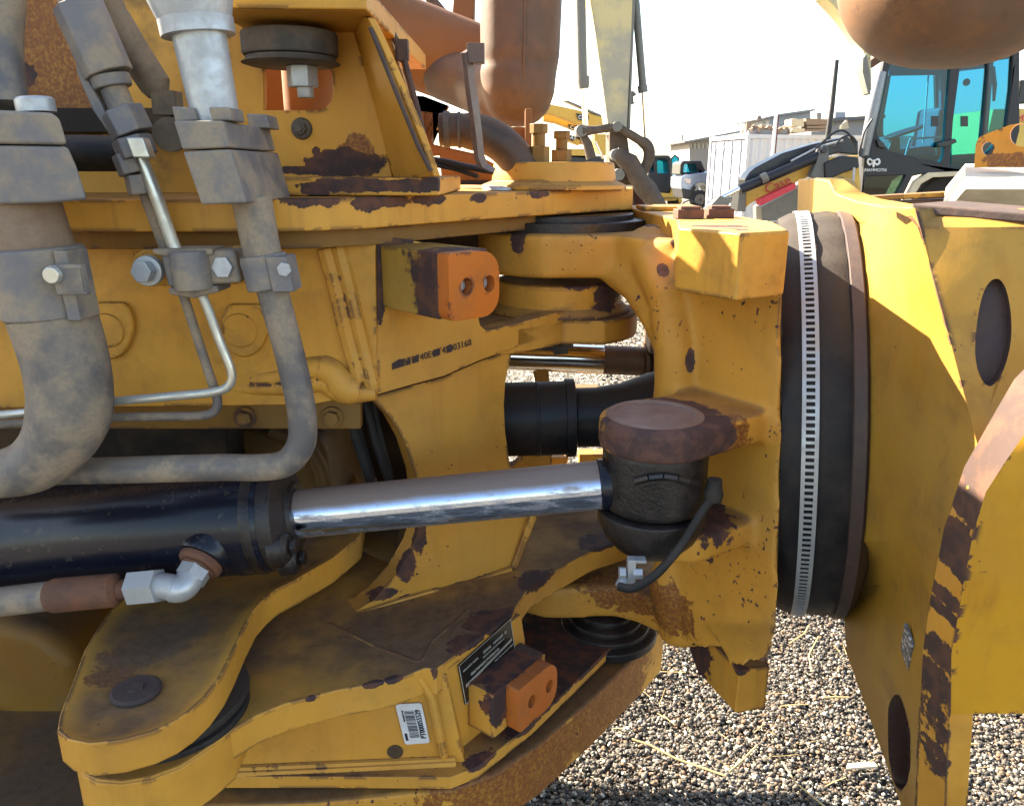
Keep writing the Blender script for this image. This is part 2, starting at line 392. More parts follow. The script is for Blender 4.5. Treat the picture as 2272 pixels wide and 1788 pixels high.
# the deep weld between the two and the cast fillet under it
g = G(); g.bead([Lp(722, 552, .0), Lp(742, 620, .0), Lp(765, 720, .0), Lp(800, 845, .0)], .014, .0055)
g.bead([Lp(750, 548, -.002), Lp(772, 630, -.002), Lp(794, 720, -.002), Lp(828, 862, -.002)], .014, .006)
obj('weld_bead', g, M_flank, ff)
g = G(); g.tube([Lp(560, 842, -.012), Lp(640, 836, -.010), Lp(700, 815, -.006), Lp(735, 820, -.002), Lp(765, 860, .0), Lp(800, 868, 0)], [.014, .018, .022, .024, .026, .02], 12, .05)
g.tube([Lp(520, 862, -.012), Lp(660, 856, -.006), Lp(720, 845, 0), Lp(755, 872, .0), Lp(835, 872, 0)], [.012, .016, .016, .018, .012], 12, .05)
obj('weld_fillet', g, M_flank, ff)
# raised round pads on the flank (half hidden by the pipes)
for cx, cy, w_, h_ in ((250, 725, 52, 70), (545, 725, 54, 65)):
    g = G(); g.prism([Lp(cx + w_*math.cos(t)*(1 if math.sin(t) < .3 else .95), cy + h_*(math.sin(t) if math.sin(t) > -.2 else max(-.8, math.sin(t)))) for t in [2*math.pi*i/40 for i in range(40)]], Lp.n*.010)
    pad = obj('bearing_pad', g, M_flank, ff, .006)
    g = G(); g.lathe(Lp(cx - 12, cy + 8, .009), Lp.n, [(0, .028), (.004, .026)], 32)
    obj('pad_ring', g, M_flank, pad, .002)
# strip with two bolts under the flank; cavity behind
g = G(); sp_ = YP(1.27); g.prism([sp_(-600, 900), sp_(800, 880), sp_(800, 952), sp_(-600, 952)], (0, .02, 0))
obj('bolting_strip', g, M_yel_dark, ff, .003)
for bx in (545, 738):
    p = sp_(bx, 925); g = G(); g.lathe(p, sp_.n, [(0, .019), (.006, .019)], 20); g.hexa(p + sp_.n*.006, sp_.n, .0135, .009)
    obj('strip_bolt', g, M_yel_dark, ff, .0015)

# side web with its arched opening
Wp = VP(PY(725, 1380, 1.235), PY(1140, 1265, 1.43))
web = [Wp(x, y) for x, y in ((785, 873), (838, 877), (910, 857), (985, 837), (1060, 804), (1138, 775), (1130, 805), (1121, 850), (1118, 900), (1121, 960), (1130, 1020), (1142, 1070), (1165, 1130), (1180, 1150), (1150, 1220), (1135, 1265), (1040, 1298), (890, 1345), (740, 1392),
                              (772, 1368), (830, 1330), (880, 1275), (915, 1215), (932, 1165), (930, 1110), (920, 1050), (900, 985), (870, 930), (835, 893), (800, 872))]
g = G(); g.prism(web, Wp.back(.045))
M_web = yellow('yellow_web_paint', chips=.75, dirt=.7, specks=.9, spots=[(Wp(930, 1180), (.016, .016, .05)), (Wp(900, 1255), (.02, .02, .035)), (Wp(850, 1320), (.04, .03, .012)), (Wp(895, 1330), (.018, .018, .010)), (Wp(1075, 1282), (.07, .06, .008)), (Wp(1010, 1300), (.03, .03, .007))])
obj('side_web', g, M_web, ff, .004)
g = G(); g.bead([Wp(735, 1393, .006), Wp(890, 1346, .006), Wp(980, 1318, .006)], .0085); g.bead([Wp(745, 1380, .004), Wp(890, 1332, .004), Wp(975, 1308, .004)], .006)
obj('weld_bead', g, M_yel, ff)
g = G(); g.bead([Wp(985, 1316, .005), Wp(1060, 1290, .005), Wp(1138, 1262, .005)], .0075); g.bead([Wp(1140, 1258, .006), Wp(1160, 1205, .010), Wp(1185, 1140, .016)], .008)
obj('weld_bead', g, M_yel_worn, ff)

# inside: far web, back wall and floor of the frame, casing behind the cylinder
FW = YP(2.0)
g = G(); far = [FW(x, y) for x, y in ((1046, 700), (1212, 735), (1216, 800), (1222, 900), (1226, 1150), (1046, 1250))]
hole = [FW(1118 + 72*math.cos(t), 890 + 150*math.sin(t)) for t in [2*math.pi*i/36 for i in range(36)]]
g.prism(far, (0, .04, 0), [hole]); obj('far_web', g, M_yel, ff, .003)
g = G(); g.box((-1.6, 2.28, 1.1), 3.1, .03, .86); g.box((-.42, 1.92, .88), .40, .02, .56)  # second box is a dark panel added for the shade behind the arch
obj('back_wall_shade_panel', g, M_dark, ff)
cs = YP(1.58)
g = G(); p = cs(735, 1010); 
g.prism([cs(540, 955), cs(650, 956), cs(705, 968), cs(728, 1010), cs(740, 1100), cs(790, 1160), cs(800, 1290), cs(700, 1330), cs(500, 1300), cs(440, 1150), cs(460, 1000)], (0, .3, 0))
M_casing = yellow('casing_paint_grime_shade', base=(.115, .062, .014), chips=.4, dirt=.9, grime=.8, dirtcol=(.05, .033, .025))  # grime, plus a base darkened for the shade inside the arch
obj('axle_casing', g, M_casing, ff, .03, 4)
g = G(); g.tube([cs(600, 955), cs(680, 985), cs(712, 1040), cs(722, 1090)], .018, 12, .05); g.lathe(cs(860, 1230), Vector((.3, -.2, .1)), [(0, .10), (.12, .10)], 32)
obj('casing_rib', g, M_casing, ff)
g = G(); g.box((cs(545, 980).x - .75, 1.52, 1.09), 1.5, .10, .26); obj('cavity_shade_block', g, M_dark, ff)  # dark block added to paint the shade above the cylinder
g = G(); g.tube([cs(835, 1080), cs(858, 1160), cs(878, 1260)], .010, 10); obj('drain_tube', g, M_zinc, ff)
for off in (0, 1):
    g = G(); g.tube([PY(770 + 36*off, 880, 1.34), PY(785 + 42*off, 960, 1.33), PY(812 + 40*off, 1040, 1.33), PY(830 + 42*off, 1090, 1.34)], .0085 - .0015*off, 10, .05)
    g.tube([PY(784 + 40*off, 880, 1.36), PY(797 + 44*off, 960, 1.36), PY(828 + 40*off, 1060, 1.36)], .006, 8, .05)
    obj('inner_hose', g, M_rubber, ff)
# lower hitch plate, its flank box and the bottom flange
zl = .780
front = [PZ(x, y, zl) for x, y in ((178, 1640), (170, 1690), (185, 1714), (215, 1728), (270, 1733), (335, 1722), (400, 1698), (455, 1662), (506, 1624), (569, 1587), (632, 1561), (690, 1546), (746, 1531), (816, 1519), (872, 1508), (904, 1497), (943, 1481), (967, 1484), (1013, 1450), (1075, 1408), (1132, 1367), (1145, 1343), (1176, 1300), (1246, 1258), (1309, 1223), (1392, 1196))]
rest = [Vector((.30, 1.62, zl)), Vector((.26, 1.75, zl)), Vector((.10, 1.80, zl)), Vector((-.4, 1.75, zl)), Vector((-.47, 1.5, zl)), Vector((-.50, 1.10, zl))]
g = G(); g.prism(front + rest, (0, 0, -.050))
M_low = yellow('yellow_lower_plate_paint', chips=.8, dirt=1.0, specks=.5, edge=.009, spots=[(PZ(1200, 1290, zl), (.05, .05, .02)), (PZ(1120, 1380, zl), (.07, .05, .012)), (PZ(1060, 1430, zl), (.05, .04, .012)), (PZ(1340, 1205, zl), (.06, .05, .008)), (PZ(965, 1490, zl), (.012, .012, .03)), (PZ(830, 1518, zl), (.018, .015, .009)), (PZ(692, 1549, zl), (.010, .01, .009)), (PZ(880, 1506, zl), (.02, .012, .008))])
obj('lower_hitch_plate', g, M_low, ff, .005)
# diagonal stiffening ridges under the paint of that plate
g = G(); zq = zl - .0035; g.bead([PZ(730, 1385, zq), PZ(840, 1440, zq), PZ(930, 1472, zq)], .0052); g.bead([PZ(1040, 1355, zq), PZ(960, 1425, zq), PZ(935, 1470, zq)], .005)
obj('weld_bead', g, M_low, ff)
zf = .588                                              # bottom flange top
bxl = VP(PZ(640, 1705, zf), PZ(1012, 1690, zf))
bq = [bxl(320, 1500), bxl(985, 1470), bxl(990, 1500), bxl(1030, 1690), bxl(1010, 1712), bxl(320, 1722)]
for p in bq: p.z = min(p.z, zl - .02)
g = G(); g.prism(bq, bxl.back(.03))
obj('lower_box_flank', g, M_yel_clean, ff, .002)
g = G(); g.bead([bxl(500, 1716, .005), bxl(700, 1708, .005), bxl(1012, 1692, .005)], .008); g.bead([bxl(500, 1705, .002), bxl(1010, 1683, .002)], .006)
g.bead([bxl(930, 1500, .006), bxl(958, 1545, .006), bxl(985, 1680, .006)], .008)
g.bead([bxl(700, 1575, .003), bxl(800, 1548, .003), bxl(900, 1540, .003)], .004)
obj('weld_bead', g, M_yel_clean, ff)
g = G(); hp = bxl(877, 1666); g.lathe(hp + bxl.n*.0015, -bxl.n, [(0, .0135), (.001, .0125), (.02, .0125)], 24); obj('drain_hole', g, M_dark, ff)
DP = VP(PZ(967, 1483, zl), PZ(1134, 1366, zl))
bq = [DP(968, 1488), DP(1133, 1371), DP(1157, 1326), DP(1166, 1420), DP(1160, 1600), DP(1040, 1695), DP(1015, 1692)]
for p in bq: p.z = min(p.z, zl - .012)
g = G(); g.prism(bq, DP.back(.04)); obj('lower_nose_flank', g, M_yel, ff, .004)
fl = [PZ(x, y, zf) for x, y in ((330, 1732), (500, 1722), (700, 1722), (1000, 1724), (1060, 1700), (1180, 1605), (1300, 1490), (1420, 1372))]
g = G(); g.prism([p for p in fl] + [Vector((.30, 1.70, zf)), Vector((.0, 1.85, zf)), Vector((-.42, 1.7, zf)), Vector((-.45, 1.12, zf))], (0, 0, -.024))
M_flange = yellow('yellow_flange_paint', chips=1.2, dirt=1.0, specks=.9, rust=.5, spots=[(PZ(1190, 1610, zf), (.05, .05, .012)), (PZ(1080, 1690, zf), (.04, .03, .012)), (PZ(1270, 1430, zf), (.15, .16, .010)), (PZ(1150, 1540, zf), (.10, .12, .010))])
obj('bottom_flange', g, M_flange, ff, .003)
# rusted lower bearing housing hanging under the nose
g = G(); hc = Vector((.135, 1.52, 0)); zz = .555
out = [PZ(x, y, zz) for x, y in ((430, 1790), (700, 1780), (1000, 1752), (1100, 1715), (1200, 1650), (1320, 1545), (1430, 1440))]
out += [PZ(1472, 1395, zz), PZ(1476, 1350, zz), Vector((.36, 1.66, zz)), Vector((.26, 1.76, zz)), Vector((0, 1.8, zz)), Vector((-.6, 1.5, zz))]
g.prism(out, (0, 0, -.115))
M_housing = yellow('rusted_yellow_housing', chips=.9, dirt=1.0, specks=1.6, rust=1.0, grime=.5, stain=[(PZ(1350, 1560, .5), (.16, .16, .09)), (PZ(1150, 1740, .5), (.2, .2, .10))], dirtcol=(.15, .085, .04))
obj('lower_housing', g, M_housing, ff, .012, 3)
g = G(); rc = PZ(1405, 1425, .575) + Vector((-.055, .06, 0))
for k_, (r_, z_) in enumerate(((.115, .0), (.098, .014), (.080, .026), (.06, .04))): g.lathe(Vector((rc.x, rc.y, .57 + z_)), Z_, [(-.01, r_), (.008, r_), (.012, r_ - .008)], 40)
obj('lower_bearing_seal', g, M_grease, ff, .003)
# pivot ear pair at the bottom left with a bolt head and a dark seal between
ze = .862
ear = [(126, 1618), (131, 1585), (142, 1555), (155, 1525), (186, 1441), (210, 1400), (240, 1355), (280, 1320), (420, 1200), (560, 1050), (790, 1050), (812, 1120), (799, 1188), (740, 1236), (660, 1282), (615, 1304), (588, 1325), (562, 1353), (538, 1399), (513, 1455), (492, 1497), (457, 1543), (422, 1575), (385, 1600), (337, 1622), (267, 1641), (197, 1648), (150, 1638)]
g = G(); g.prism([PZ(x, y, ze) for x, y in ear], (0, 0, -.052))
ecen = PZ(400, 1440, ze)
M_ear = yellow('yellow_ear_paint', flat=(.90, .992), chips=.5, dirt=1.0, specks=.35, dirtcol=(.150, .092, .058), stain=[(PZ(300, 1430, ze), (.05, .06, .03)), (PZ(250, 1480, ze), (.035, .04, .03))])
ea = obj('pivot_ear', g, M_ear, ff, .006, 3)
bm = bmesh.new(); bm.from_mesh(ea.data); bm.faces.ensure_lookup_table()
tf = max((f for f in bm.faces if f.normal.z > .9), key=lambda f: f.calc_area())
bmesh.ops.inset_region(bm, faces=[tf], thickness=.032, depth=-.013, use_even_offset=True)
for f in bm.faces: f.smooth = True
bm.to_mesh(ea.data); bm.free(); ea.data.set_sharp_from_angle(angle=R(50))
p = PZ(302, 1535, ze - .012); g = G(); g.lathe(p, Z_, [(0, .034), (.004, .034), (.007, .030)], 28); g.hexa(p + Z_*.006, Z_, .012, .004); obj('pivot_bolt', g, M_steel_brown, ea, .001)
p2 = PZ(318, 1600, .80); g = G()
for r_, z_ in ((.118, -.002), (.108, -.014), (.116, -.024)): g.lathe(Vector((p2.x + .012, p2.y + .05, .812 + z_)), Z_, [(-.010, r_), (0, r_)], 48)
obj('pivot_seal', g, M_rubber, ff, .003)
g = G(); bq = [PZ(x, y, zl) for x, y in ((176, 1640), (169, 1690), (184, 1715), (214, 1729), (270, 1734.5), (336, 1723), (401, 1699), (456, 1663), (510, 1622), (540, 1560), (520, 1500), (300, 1500), (200, 1560))]; bq = [p + Vector((0, -.0015, -.0025)) for p in bq]; g.prism(bq, (0, 0, -.082)); obj('lower_pivot_boss', g, M_yel, ff, .006, 3)
g = G(); bz = .69; bc = PZ(338, 1700, zl) + Vector((0, .125, 0)); wr_ = (PZ(506, 1700, bz) - Vector((bc.x, bc.y, bz))).length; g.lathe(Vector((bc.x, bc.y, bz - .03)), Z_, [(0, wr_), (.03, wr_)], 48); obj('pivot_washer', g, M_zinc, ff, .004)
# far lower wheel-side casing (bottom left background)
bp = YP(1.45); g = G(); g.prism([bp(-300, 1370), bp(0, 1375), (bp(90, 1400)), bp(170, 1470), bp(200, 1600), bp(120, 1640), bp(0, 1600), bp(-300, 1560)], (0, .5, 0)); obj('differential_cover', g, M_yel_dark, ff, .06, 5)
g = G(); g.box((-1.95, 1.95, .62), 2.9, .5, 1.0); g.box((-1.9, 1.35, .36), 2.8, .9, .12); obj('dark_fill_block', g, M_yel_dark, ff, .03)  # blocks added to fill the dark cavity, shade put into their colour

# stop blocks: yellow base block, bare steel end, orange pad with two screw holes
def stop_block(P, corner_px, hpx, L, hout, name, rot, mat, x0=.006):
    t = P.t; n = P.n; c0 = P(*corner_px); H = hpx
    ax = (t, n, Z_)
    g = G(); g.box(c0 + t*(L/2) + n*(hout*.5) - Z_*(H/2), L, hout, H, ax)
    b = obj(name, g, mat, ff, .004)
    # pad: rounded outline lying on the block's outer face
    pts = []; rr = .032
    for cx, cz, a in ((L - rr, -rr, 90), (rr*.5, -rr*.5, 180 - 90), (rr*.5, -H + rr*.5, 180), (L - rr, -H + rr, 270)): pass
    def corner(cx, cz, r, a0): return [(cx + r*math.cos(R(a0 - 90*i/5)), cz + r*math.sin(R(a0 - 90*i/5))) for i in range(6)]
    o2 = corner(x0, -.006, .006, 180) + corner(L - rr, -rr, rr, 90) + corner(L - rr, -H + rr, rr, 0) + corner(x0 + .006, -H + .012, .012, 270)
    base = [c0 + t*x + n*(hout + .0005) + Z_*z for x, z in o2]
    holes = []
    for fx in (.30, .78):
        hx, hz = x0 + (L - x0)*fx, -H*(.5)
        holes.append([c0 + t*(hx + .0105*math.cos(q)) + n*(hout + .0005) + Z_*(hz + .0125*math.sin(q)) for q in [2*math.pi*i/24 for i in range(24)]])
    g = G(); g.prism(base, n*.026, holes); pad = obj('stop_pad', g, M_orange_pad, ff, .012, 4)
    for fx in (.30, .78):
        c = c0 + t*(x0 + (L - x0)*fx) + n*(hout + .004) - Z_*(H*.5); g = G(); g.lathe(c, n, [(0, .0095), (.007, .0095)], 20); g.hexa(c + n*.007, n, .005, .002); obj('cap_screw', g, M_zinc, pad, .001)
    return b
cN = Np(848, 546)
M_stop = yellow('stop_block_paint', chips=.4, dirt=.4, base=(.40, .235, .035), specks=.15, grime=.15, ovals=[(cN + Np.n*.372 - Z_*.05, (.295, .295, .6))])
stop_block(Np, (843, 545), .096, .094, .146, 'stop_block', 0, M_stop)
cD = DP(1043, 1500)
M_stop2 = yellow('stop_block_paint_worn', chips=1.0, dirt=1.0, rust=.6, spots=[(cD + DP.n*.07 - Z_*.03 + DP.t*.03, (.055, .05, .05)), (cD + DP.t*.06 + DP.n*.03, (.09, .06, .03))], dirtcol=(.075, .05, .045))
stop_block(DP, (1036, 1512), .088, .150, .058, 'stop_block', 0, M_stop2, .040)
# data plate
q0, q1, q2, q3 = DP(1015, 1476, .002), DP(1131, 1371, .002), DP(1141, 1441, .002), DP(1031, 1562, .002)
g = G(); g.prism([q0, q1, q2, q3], DP.n*.0015); dpl = obj('data_plate', g, M_plate, ff, smooth=False)
def onq(u, v, o=.0022): return q0.lerp(q1, u).lerp(q3.lerp(q2, u), v) + DP.n*o
xd = (q1 - q0).normalized(); yd = Z_
text('SERIAL   HAULER  D', M_platetext, dpl, onq(.42, .24), xd, yd, .0075)
text('VEHICLE IDENTIFICATION No.', M_platetext, dpl, onq(.40, .34), xd, yd, .0045)
text('4BBT0740ECT4S003168', M_platetext, dpl, onq(.16, .47), xd, yd, .0078)
text('MAX.  KG  LB  AXLE  FRONT', M_platetext, dpl, onq(.60, .72), xd, yd, .0042)
text('MFG. DATE  MODEL', M_platetext, dpl, onq(.05, .22), xd, yd, .0045)
g = G()
for i in range(26):
    u = .06 + i*.035; g.prism([onq(u, .56), onq(u + .029, .56), onq(u + .029, .63), onq(u, .63)], DP.n*.0004)
obj('printed_bar', g, M_platetext, dpl, smooth=False, kind='stuff')
g = G()
for u0, v0, u1, v1 in ((0, 0, 1, .012), (0, .985, 1, 1), (0, 0, .012, 1), (.988, 0, 1, 1)): g.prism([onq(u0, v0), onq(u1, v0), onq(u1, v1), onq(u0, v1)], DP.n*.0004)
obj('plate_border', g, M_platetext, dpl, smooth=False)
# asset tag with bar code
t0, t1, t2, t3 = bxl(877, 1561, .0025), bxl(935, 1558, .0025), bxl(954, 1646, .0025), bxl(899, 1650, .0025)
def ont(u, v, o=.0016): return t0.lerp(t1, u).lerp(t3.lerp(t2, u), v) + bxl.n*o
def rr_(r): 
    o = []
    for cx, cy, a in ((r, r*.66, 180), (1-r, r*.66, 270), (1-r, 1-r*.66, 0), (r, 1-r*.66, 90)):
        for i in range(5): q = R(a + 90*i/4); o.append(ont(cx + r*math.cos(q), cy + r*.66*math.sin(q), 0))
    return o
g = G(); g.prism(rr_(.09), bxl.n*.0014); tg = obj('asset_tag', g, M_white, ff, smooth=False)
g = G(); v = .17; wr = random.Random(3)
while v < .82:
    b_ = wr.choice((.008, .012, .020)); g.prism([ont(.27, v), ont(.64, v), ont(.64, v + b_), ont(.27, v + b_)], bxl.n*.0003); v += b_ + wr.choice((.010, .014, .02))
obj('bar_code', g, M_ink, tg, smooth=False, kind='stuff')
upt = (t0 - t3).normalized(); rt = (t1 - t0).normalized()
text('PT000055529', M_ink, tg, ont(.90, .87), upt, -rt, .0125, squeeze=.82)
text('PROPERTY OF', M_ink, tg, ont(.24, .42), upt, -rt, .0035)
g = G(); g.prism([ont(.08, .90), ont(.18, .90), ont(.18, .72), ont(.08, .72)], bxl.n*.0003); obj('printed_bar', g, M_ink, tg, smooth=False)
# stamped serial number on the nose flank
s0, s1 = Np(873, 818, .001), Np(1008, 777, .001); ds = s1 - s0
st_ = text('4BBT0740ECT4S003168', M_stamp, ff, s0, ds, (ds.cross(Np.n)*-1 if (ds.cross(Np.n)).z < 0 else ds.cross(Np.n)), .0165, name='stamped_serial_number', depth=.0004)
for a_, b_, h_ in ((-.02, .17, .011), (.20, .27, .008), (.30, .40, .008), (.64, .74, .010), (.87, .96, .011)):
    g = G(); u_ = ds.normalized(); n_ = Z_*1.0
    p0 = s0 + ds*a_; p1 = s0 + ds*b_
    g.prism([p0 - n_*.001, p1 - n_*.001, p1 + n_*h_, p0.lerp(p1, .6) + n_*(h_ + .002), p0 + n_*(h_ - .002)], Np.n*.0006)
    obj('stamp_smear', g, M_stamp, st_, smooth=False)

# panel behind the pipes, cab mount bracket with rubber mount, nut and flange bolt
bpn = YP(1.42)
g = G(); g.prism([bpn(-900, -300), bpn(540, -300), bpn(540, 455), bpn(-900, 480)], (0, .04, 0))
M_panel = yellow('yellow_panel_rusty', chips=.3, dirt=.6, grime=.7, specks=.5, stain=[(bpn(60, 130), (.10, .1, .14)), (bpn(160, 60), (.05, .06, .2)), (bpn(80, 200), (.12, .1, .08))], spots=[(bpn(45, 165), (.03, .03, .02))])
obj('back_panel', g, M_panel, ff)
g = G(); g.box((bpn(60, 300).x, 1.36, bpn(60, 275).z), .6, .10, .035); obj('slot_shade_bar', g, M_dark, ff)  # solid dark bar stands in for the shade in the gap
mb = YP(1.30)
op = [(585, 245), (585, 150), (600, 146), (720, 146), (736, 160), (739, 205), (735, 225), (722, 240), (705, 245)]
g = G(); g.prism([mb(505, 20), mb(770, 20), mb(800, 120), mb(850, 300), mb(872, 400), mb(505, 400)], (0, .018, 0), [[mb(x, y) for x, y in op]])
M_br = yellow('yellow_bracket_paint', chips=.4, dirt=.5, specks=.35, spots=[(mb(765, 365), (.075, .03, .022)), (mb(770, 352), (.035, .03, .016)), (mb(690, 378), (.06, .03, .008)), (mb(700, 335), (.008, .02, .008))], stain=[(mb(790, 345), (.03, .03, .03))])
obj('mount_bracket', g, M_br, ff, .003)
g = G(); rb0 = YP(1.31); rb1 = YP(1.14)
g.prism([rb0(775, 30), rb0(872, 398), rb1(962, 392), rb1(930, 300), rb1(880, 180), rb1(838, 85), rb1(815, 40)], Vector((.010, .004, 0)))
obj('bracket_rib', g, M_br, ff, .003)
g = G(); g.tube([rb1(822, 62, .004), rb1(868, 178, .004), rb1(925, 318, .004), rb1(956, 380, .004)], .0032, 8); obj('rib_edge_weld', g, M_steel_brown, ff)
g = G(); g.prism([Vector((PY(470, 20, 1.15).x, 1.12, PY(600, 18, 1.12).z)), Vector((PY(822, 20, 1.15).x, 1.12, PY(600, 22, 1.12).z)), Vector((PY(840, 20, 1.15).x, 1.75, PY(600, 22, 1.12).z)), Vector((PY(470, 20, 1.15).x, 1.75, PY(600, 18, 1.12).z))], (0, 0, .030))
obj('mount_plate', g, M_yel, ff, .004)
mc = PY(642, 80, 1.24); mr = 105*S(mc)
zt_ = PY(642, 44, 1.14).z; zm_ = PY(642, 104, 1.14).z; zw_ = PY(642, 126, 1.14).z
g = G(); g.lathe((mc.x, 1.24, zm_), Z_, [(0, mr*.97), (.004, mr), (zt_ - zm_ - .004, mr), (zt_ - zm_, mr*.97)], 48); obj('rubber_mount', g, M_mount, ff, .003)
g = G(); g.lathe((mc.x, 1.24, zw_), Z_, [(0, mr*.9), (.004, mr*1.03), (zm_ - zw_ - .010, mr*1.03), (zm_ - zw_ - .005, mr*.94), (zm_ - zw_ - .001, mr*.94)], 48); obj('mount_washer', g, M_mount, ff, .002)
nb = PY(650, 150, 1.19); g = G(); g.hexa((nb.x, 1.24, PY(650, 190, 1.21).z), Z_, 36*S(nb), zw_ - PY(650, 190, 1.21).z, .3); obj('mount_nut', g, M_zinc, ff, .002)
g = G(); g.lathe((nb.x + .003, 1.24, PY(650, 214, 1.21).z), Z_, [(0, 17*S(nb)), (.002, 19*S(nb)), (.016, 19*S(nb))], 20); obj('mount_stud', g, M_zinc, ff, .001)
# what shows through the bracket window
g = G(); g.lathe((mb(700, 200).x*1.25, 1.62, 1.60), Z_, [(0, .06), (.2, .06)], 24); g.box((mb(610, 200).x*1.3, 1.75, 1.68), .10, .02, .4); obj('inner_post', g, M_orange_tube, ff)
fb = mb(670, 286); g = G(); g.lathe(fb, mb.n, [(0, 24*S(fb)), (.006, 22*S(fb)), (.008, 17*S(fb))], 24); g.hexa(fb + mb.n*.008, mb.n, 15*S(fb), .011); g.lathe(fb + mb.n*.019, mb.n, [(0, .006), (.006, .006)], 12); obj('flange_bolt', g, M_mount, ff, .0015)
# corner post parts right of the bracket
pp = YP(1.36)
g = G(); g.prism([pp(822, 55), pp(858, 60), pp(880, 130), pp(925, 255), pp(952, 345), pp(935, 345), pp(900, 250), pp(850, 130)], (0, .03, 0)); obj('post_channel', g, M_yel, ff, .004)
g = G(); g.tube([pp(868, 70, .005), pp(893, 120, .005), pp(922, 230, .005), pp(950, 345, .005)], .0055, 8); g.box(pp(892, 112), .02, .02, .03); g.box(pp(893, 122), .012, .03, .02); obj('post_edge', g, M_steel_brown, ff)
g = G(); g.prism([pp(828, 58, .02), pp(868, 62, .02), pp(872, 82, .02), pp(832, 86, .02)], (0, .02, 0)); g.prism([pp(832, 16, .02), pp(848, 14, .02), pp(872, 62, .02), pp(860, 62, .02)], (0, .02, 0)); obj('post_cap', g, M_yel_worn, ff, .003)

# king pin cap on the deck with its bolts
kp = PY(1240, 390, 1.66); 
zc1 = PY(1240, 360, 1.50).z
g = G(); kr = 135*S(PY(1240, 370, 1.66)); g.lathe((kp.x - .01, 1.68, zt + .001), Z_, [(0, kr*1.22), (.008, kr*1.20), (.016, kr*1.04), (zc1 - zt - .003, kr), (zc1 - zt, kr*.985)], 64); obj('king_pin_cap', g, M_yel_worn, ff, .002)
for bx, byt, s_ in ((1195, 1.62, 1.0), (1246, 1.70, .95)):
    p = PY(bx, 350, byt); g = G(); z0 = zc1; hh = PY(bx, 275 if bx < 1200 else 291, byt).z - z0
    g.hexa((p.x, byt, z0), Z_, .022*s_, hh*.42, .2); g.lathe((p.x, byt, z0 + hh*.42), Z_, [(0, .013*s_), (hh*.35, .013*s_)], 16); g.hexa((p.x, byt, z0 + hh*.75), Z_, .018*s_, hh*.25, .2)
    obj('king_pin_bolt', g, M_yel_dark, ff, .0015)
g = G(); p = PZ(1105, 402, zt); g.lathe((PY(1103, 400, 1.55).x, 1.55, zt + .001), Z_, [(0, .028), (.004, .026), (.008, .012)], 24); obj('deck_plug', g, M_zinc, ff, .001)
g = G(); g.lathe((kp.x, 1.70, 1.43), Z_, [(0, .19), (.024, .19)], 48); g.lathe((kp.x, 1.70, 1.405), Z_, [(0, .16), (.06, .16)], 48); obj('upper_bearing_seal', g, M_grease, ff, .003)
# upper bearing boss on the nose plate below the fork
nzt = 1.272; hx = PY(1240, 690, 1.62)
pl_ = [Vector((p.x, p.y, nzt)) for p in (Np(1040, 700, -.03), Np(1150, 705), Np(1250, 690))] + arc((hx.x, 1.64), .165, -60, 110, 14, nzt) + [Vector((-.25, 1.9, nzt)), Vector((-.25, 1.45, nzt))]
g = G(); g.prism(pl_, (0, 0, -.048)); obj('nose_plate', g, M_yel_worn, ff, .005)
g = G(); g.lathe((hx.x, 1.64, nzt + .001), Z_, [(0, .150), (.014, .135), (.018, .130), (.058, .130), (.062, .126)], 56)
M_bs = yellow('yellow_boss_paint', chips=1.0, dirt=.8, grime=.5, spots=[(PY(1360, 650, 1.55), (.05, .05, .025)), (PY(1285, 630, 1.52), (.03, .03, .014)), (PY(1330, 680, 1.55), (.04, .03, .014))])
obj('upper_bearing_boss', g, M_bs, ff, .004)
g = G(); gp = PY(1260, 752, 1.60); g.box(gp, .022, .02, .035); g.tube([gp + Vector((0, 0, -.02)), gp + Vector((-.03, 0, -.022))], .012, 8); g.tube([gp + Vector((-.03, 0, -.022)), PY(1130, 771, 1.60)], .0045, 8); obj('grease_fitting', g, M_mount, ff)
# rest of the tractor above and behind (outside the picture to the left), it shades the frame
g = G(); g.box((-3.2, 2.1, 2.35), 2.4, 1.7, 1.2); obj('cab_body', g, M_yel, ff, .03)
cb = YP(1.60)
g = G(); g.tube([PY(930, 352, 1.52), PY(985, 358, 1.50), PY(1040, 372, 1.47), PY(1095, 380, 1.46)], .006, 8, .04); g.tube([PY(930, 362, 1.5), PY(1000, 372, 1.5), PY(1060, 392, 1.46)], .004, 8, .04); obj('deck_cable', g, M_cable, ff)
# ================================================================== steering cylinder in front
def cyl_pt(px, py, y): return PY(px, py, y)
yc = 1.15
c_a = PY(-220, 1224, yc); c_b = PY(1400, 1069, yc); ax = (c_b - c_a).normalized()
def on_ax(px):                                         # point of the cylinder axis seen at column px
    lo_, hi_ = -.5, 2.5
    for _ in range(40):
        m = (lo_ + hi_)/2; q = c_a + (c_b - c_a)*m; d = q - CAM; u = d.x/d.dot(FWD)*F + PW/2
        if u < px: lo_ = m
        else: hi_ = m
    return c_a + (c_b - c_a)*lo_
st = thing('steering_cylinder', 'black steering cylinder with a long shiny chrome rod running to the rusty rod-end clevis', 'hydraulic cylinder', on_ax(600))
r_b = 119*S(on_ax(300)); r_r = 54*S(on_ax(1000))
def seg(a, b): return (on_ax(b) - on_ax(a)).length
g = G(); L1 = seg(-220, 607); g.lathe(on_ax(-220), ax, [(0, r_b), (seg(-220, 205), r_b), (seg(-220, 208), r_b*1.012), (L1 - .055, r_b*1.012), (L1 - .054, r_b*1.03), (L1 - .006, r_b*1.03), (L1, r_b*1.0)], 64)
obj('barrel', g, M_black, st, ang=25)
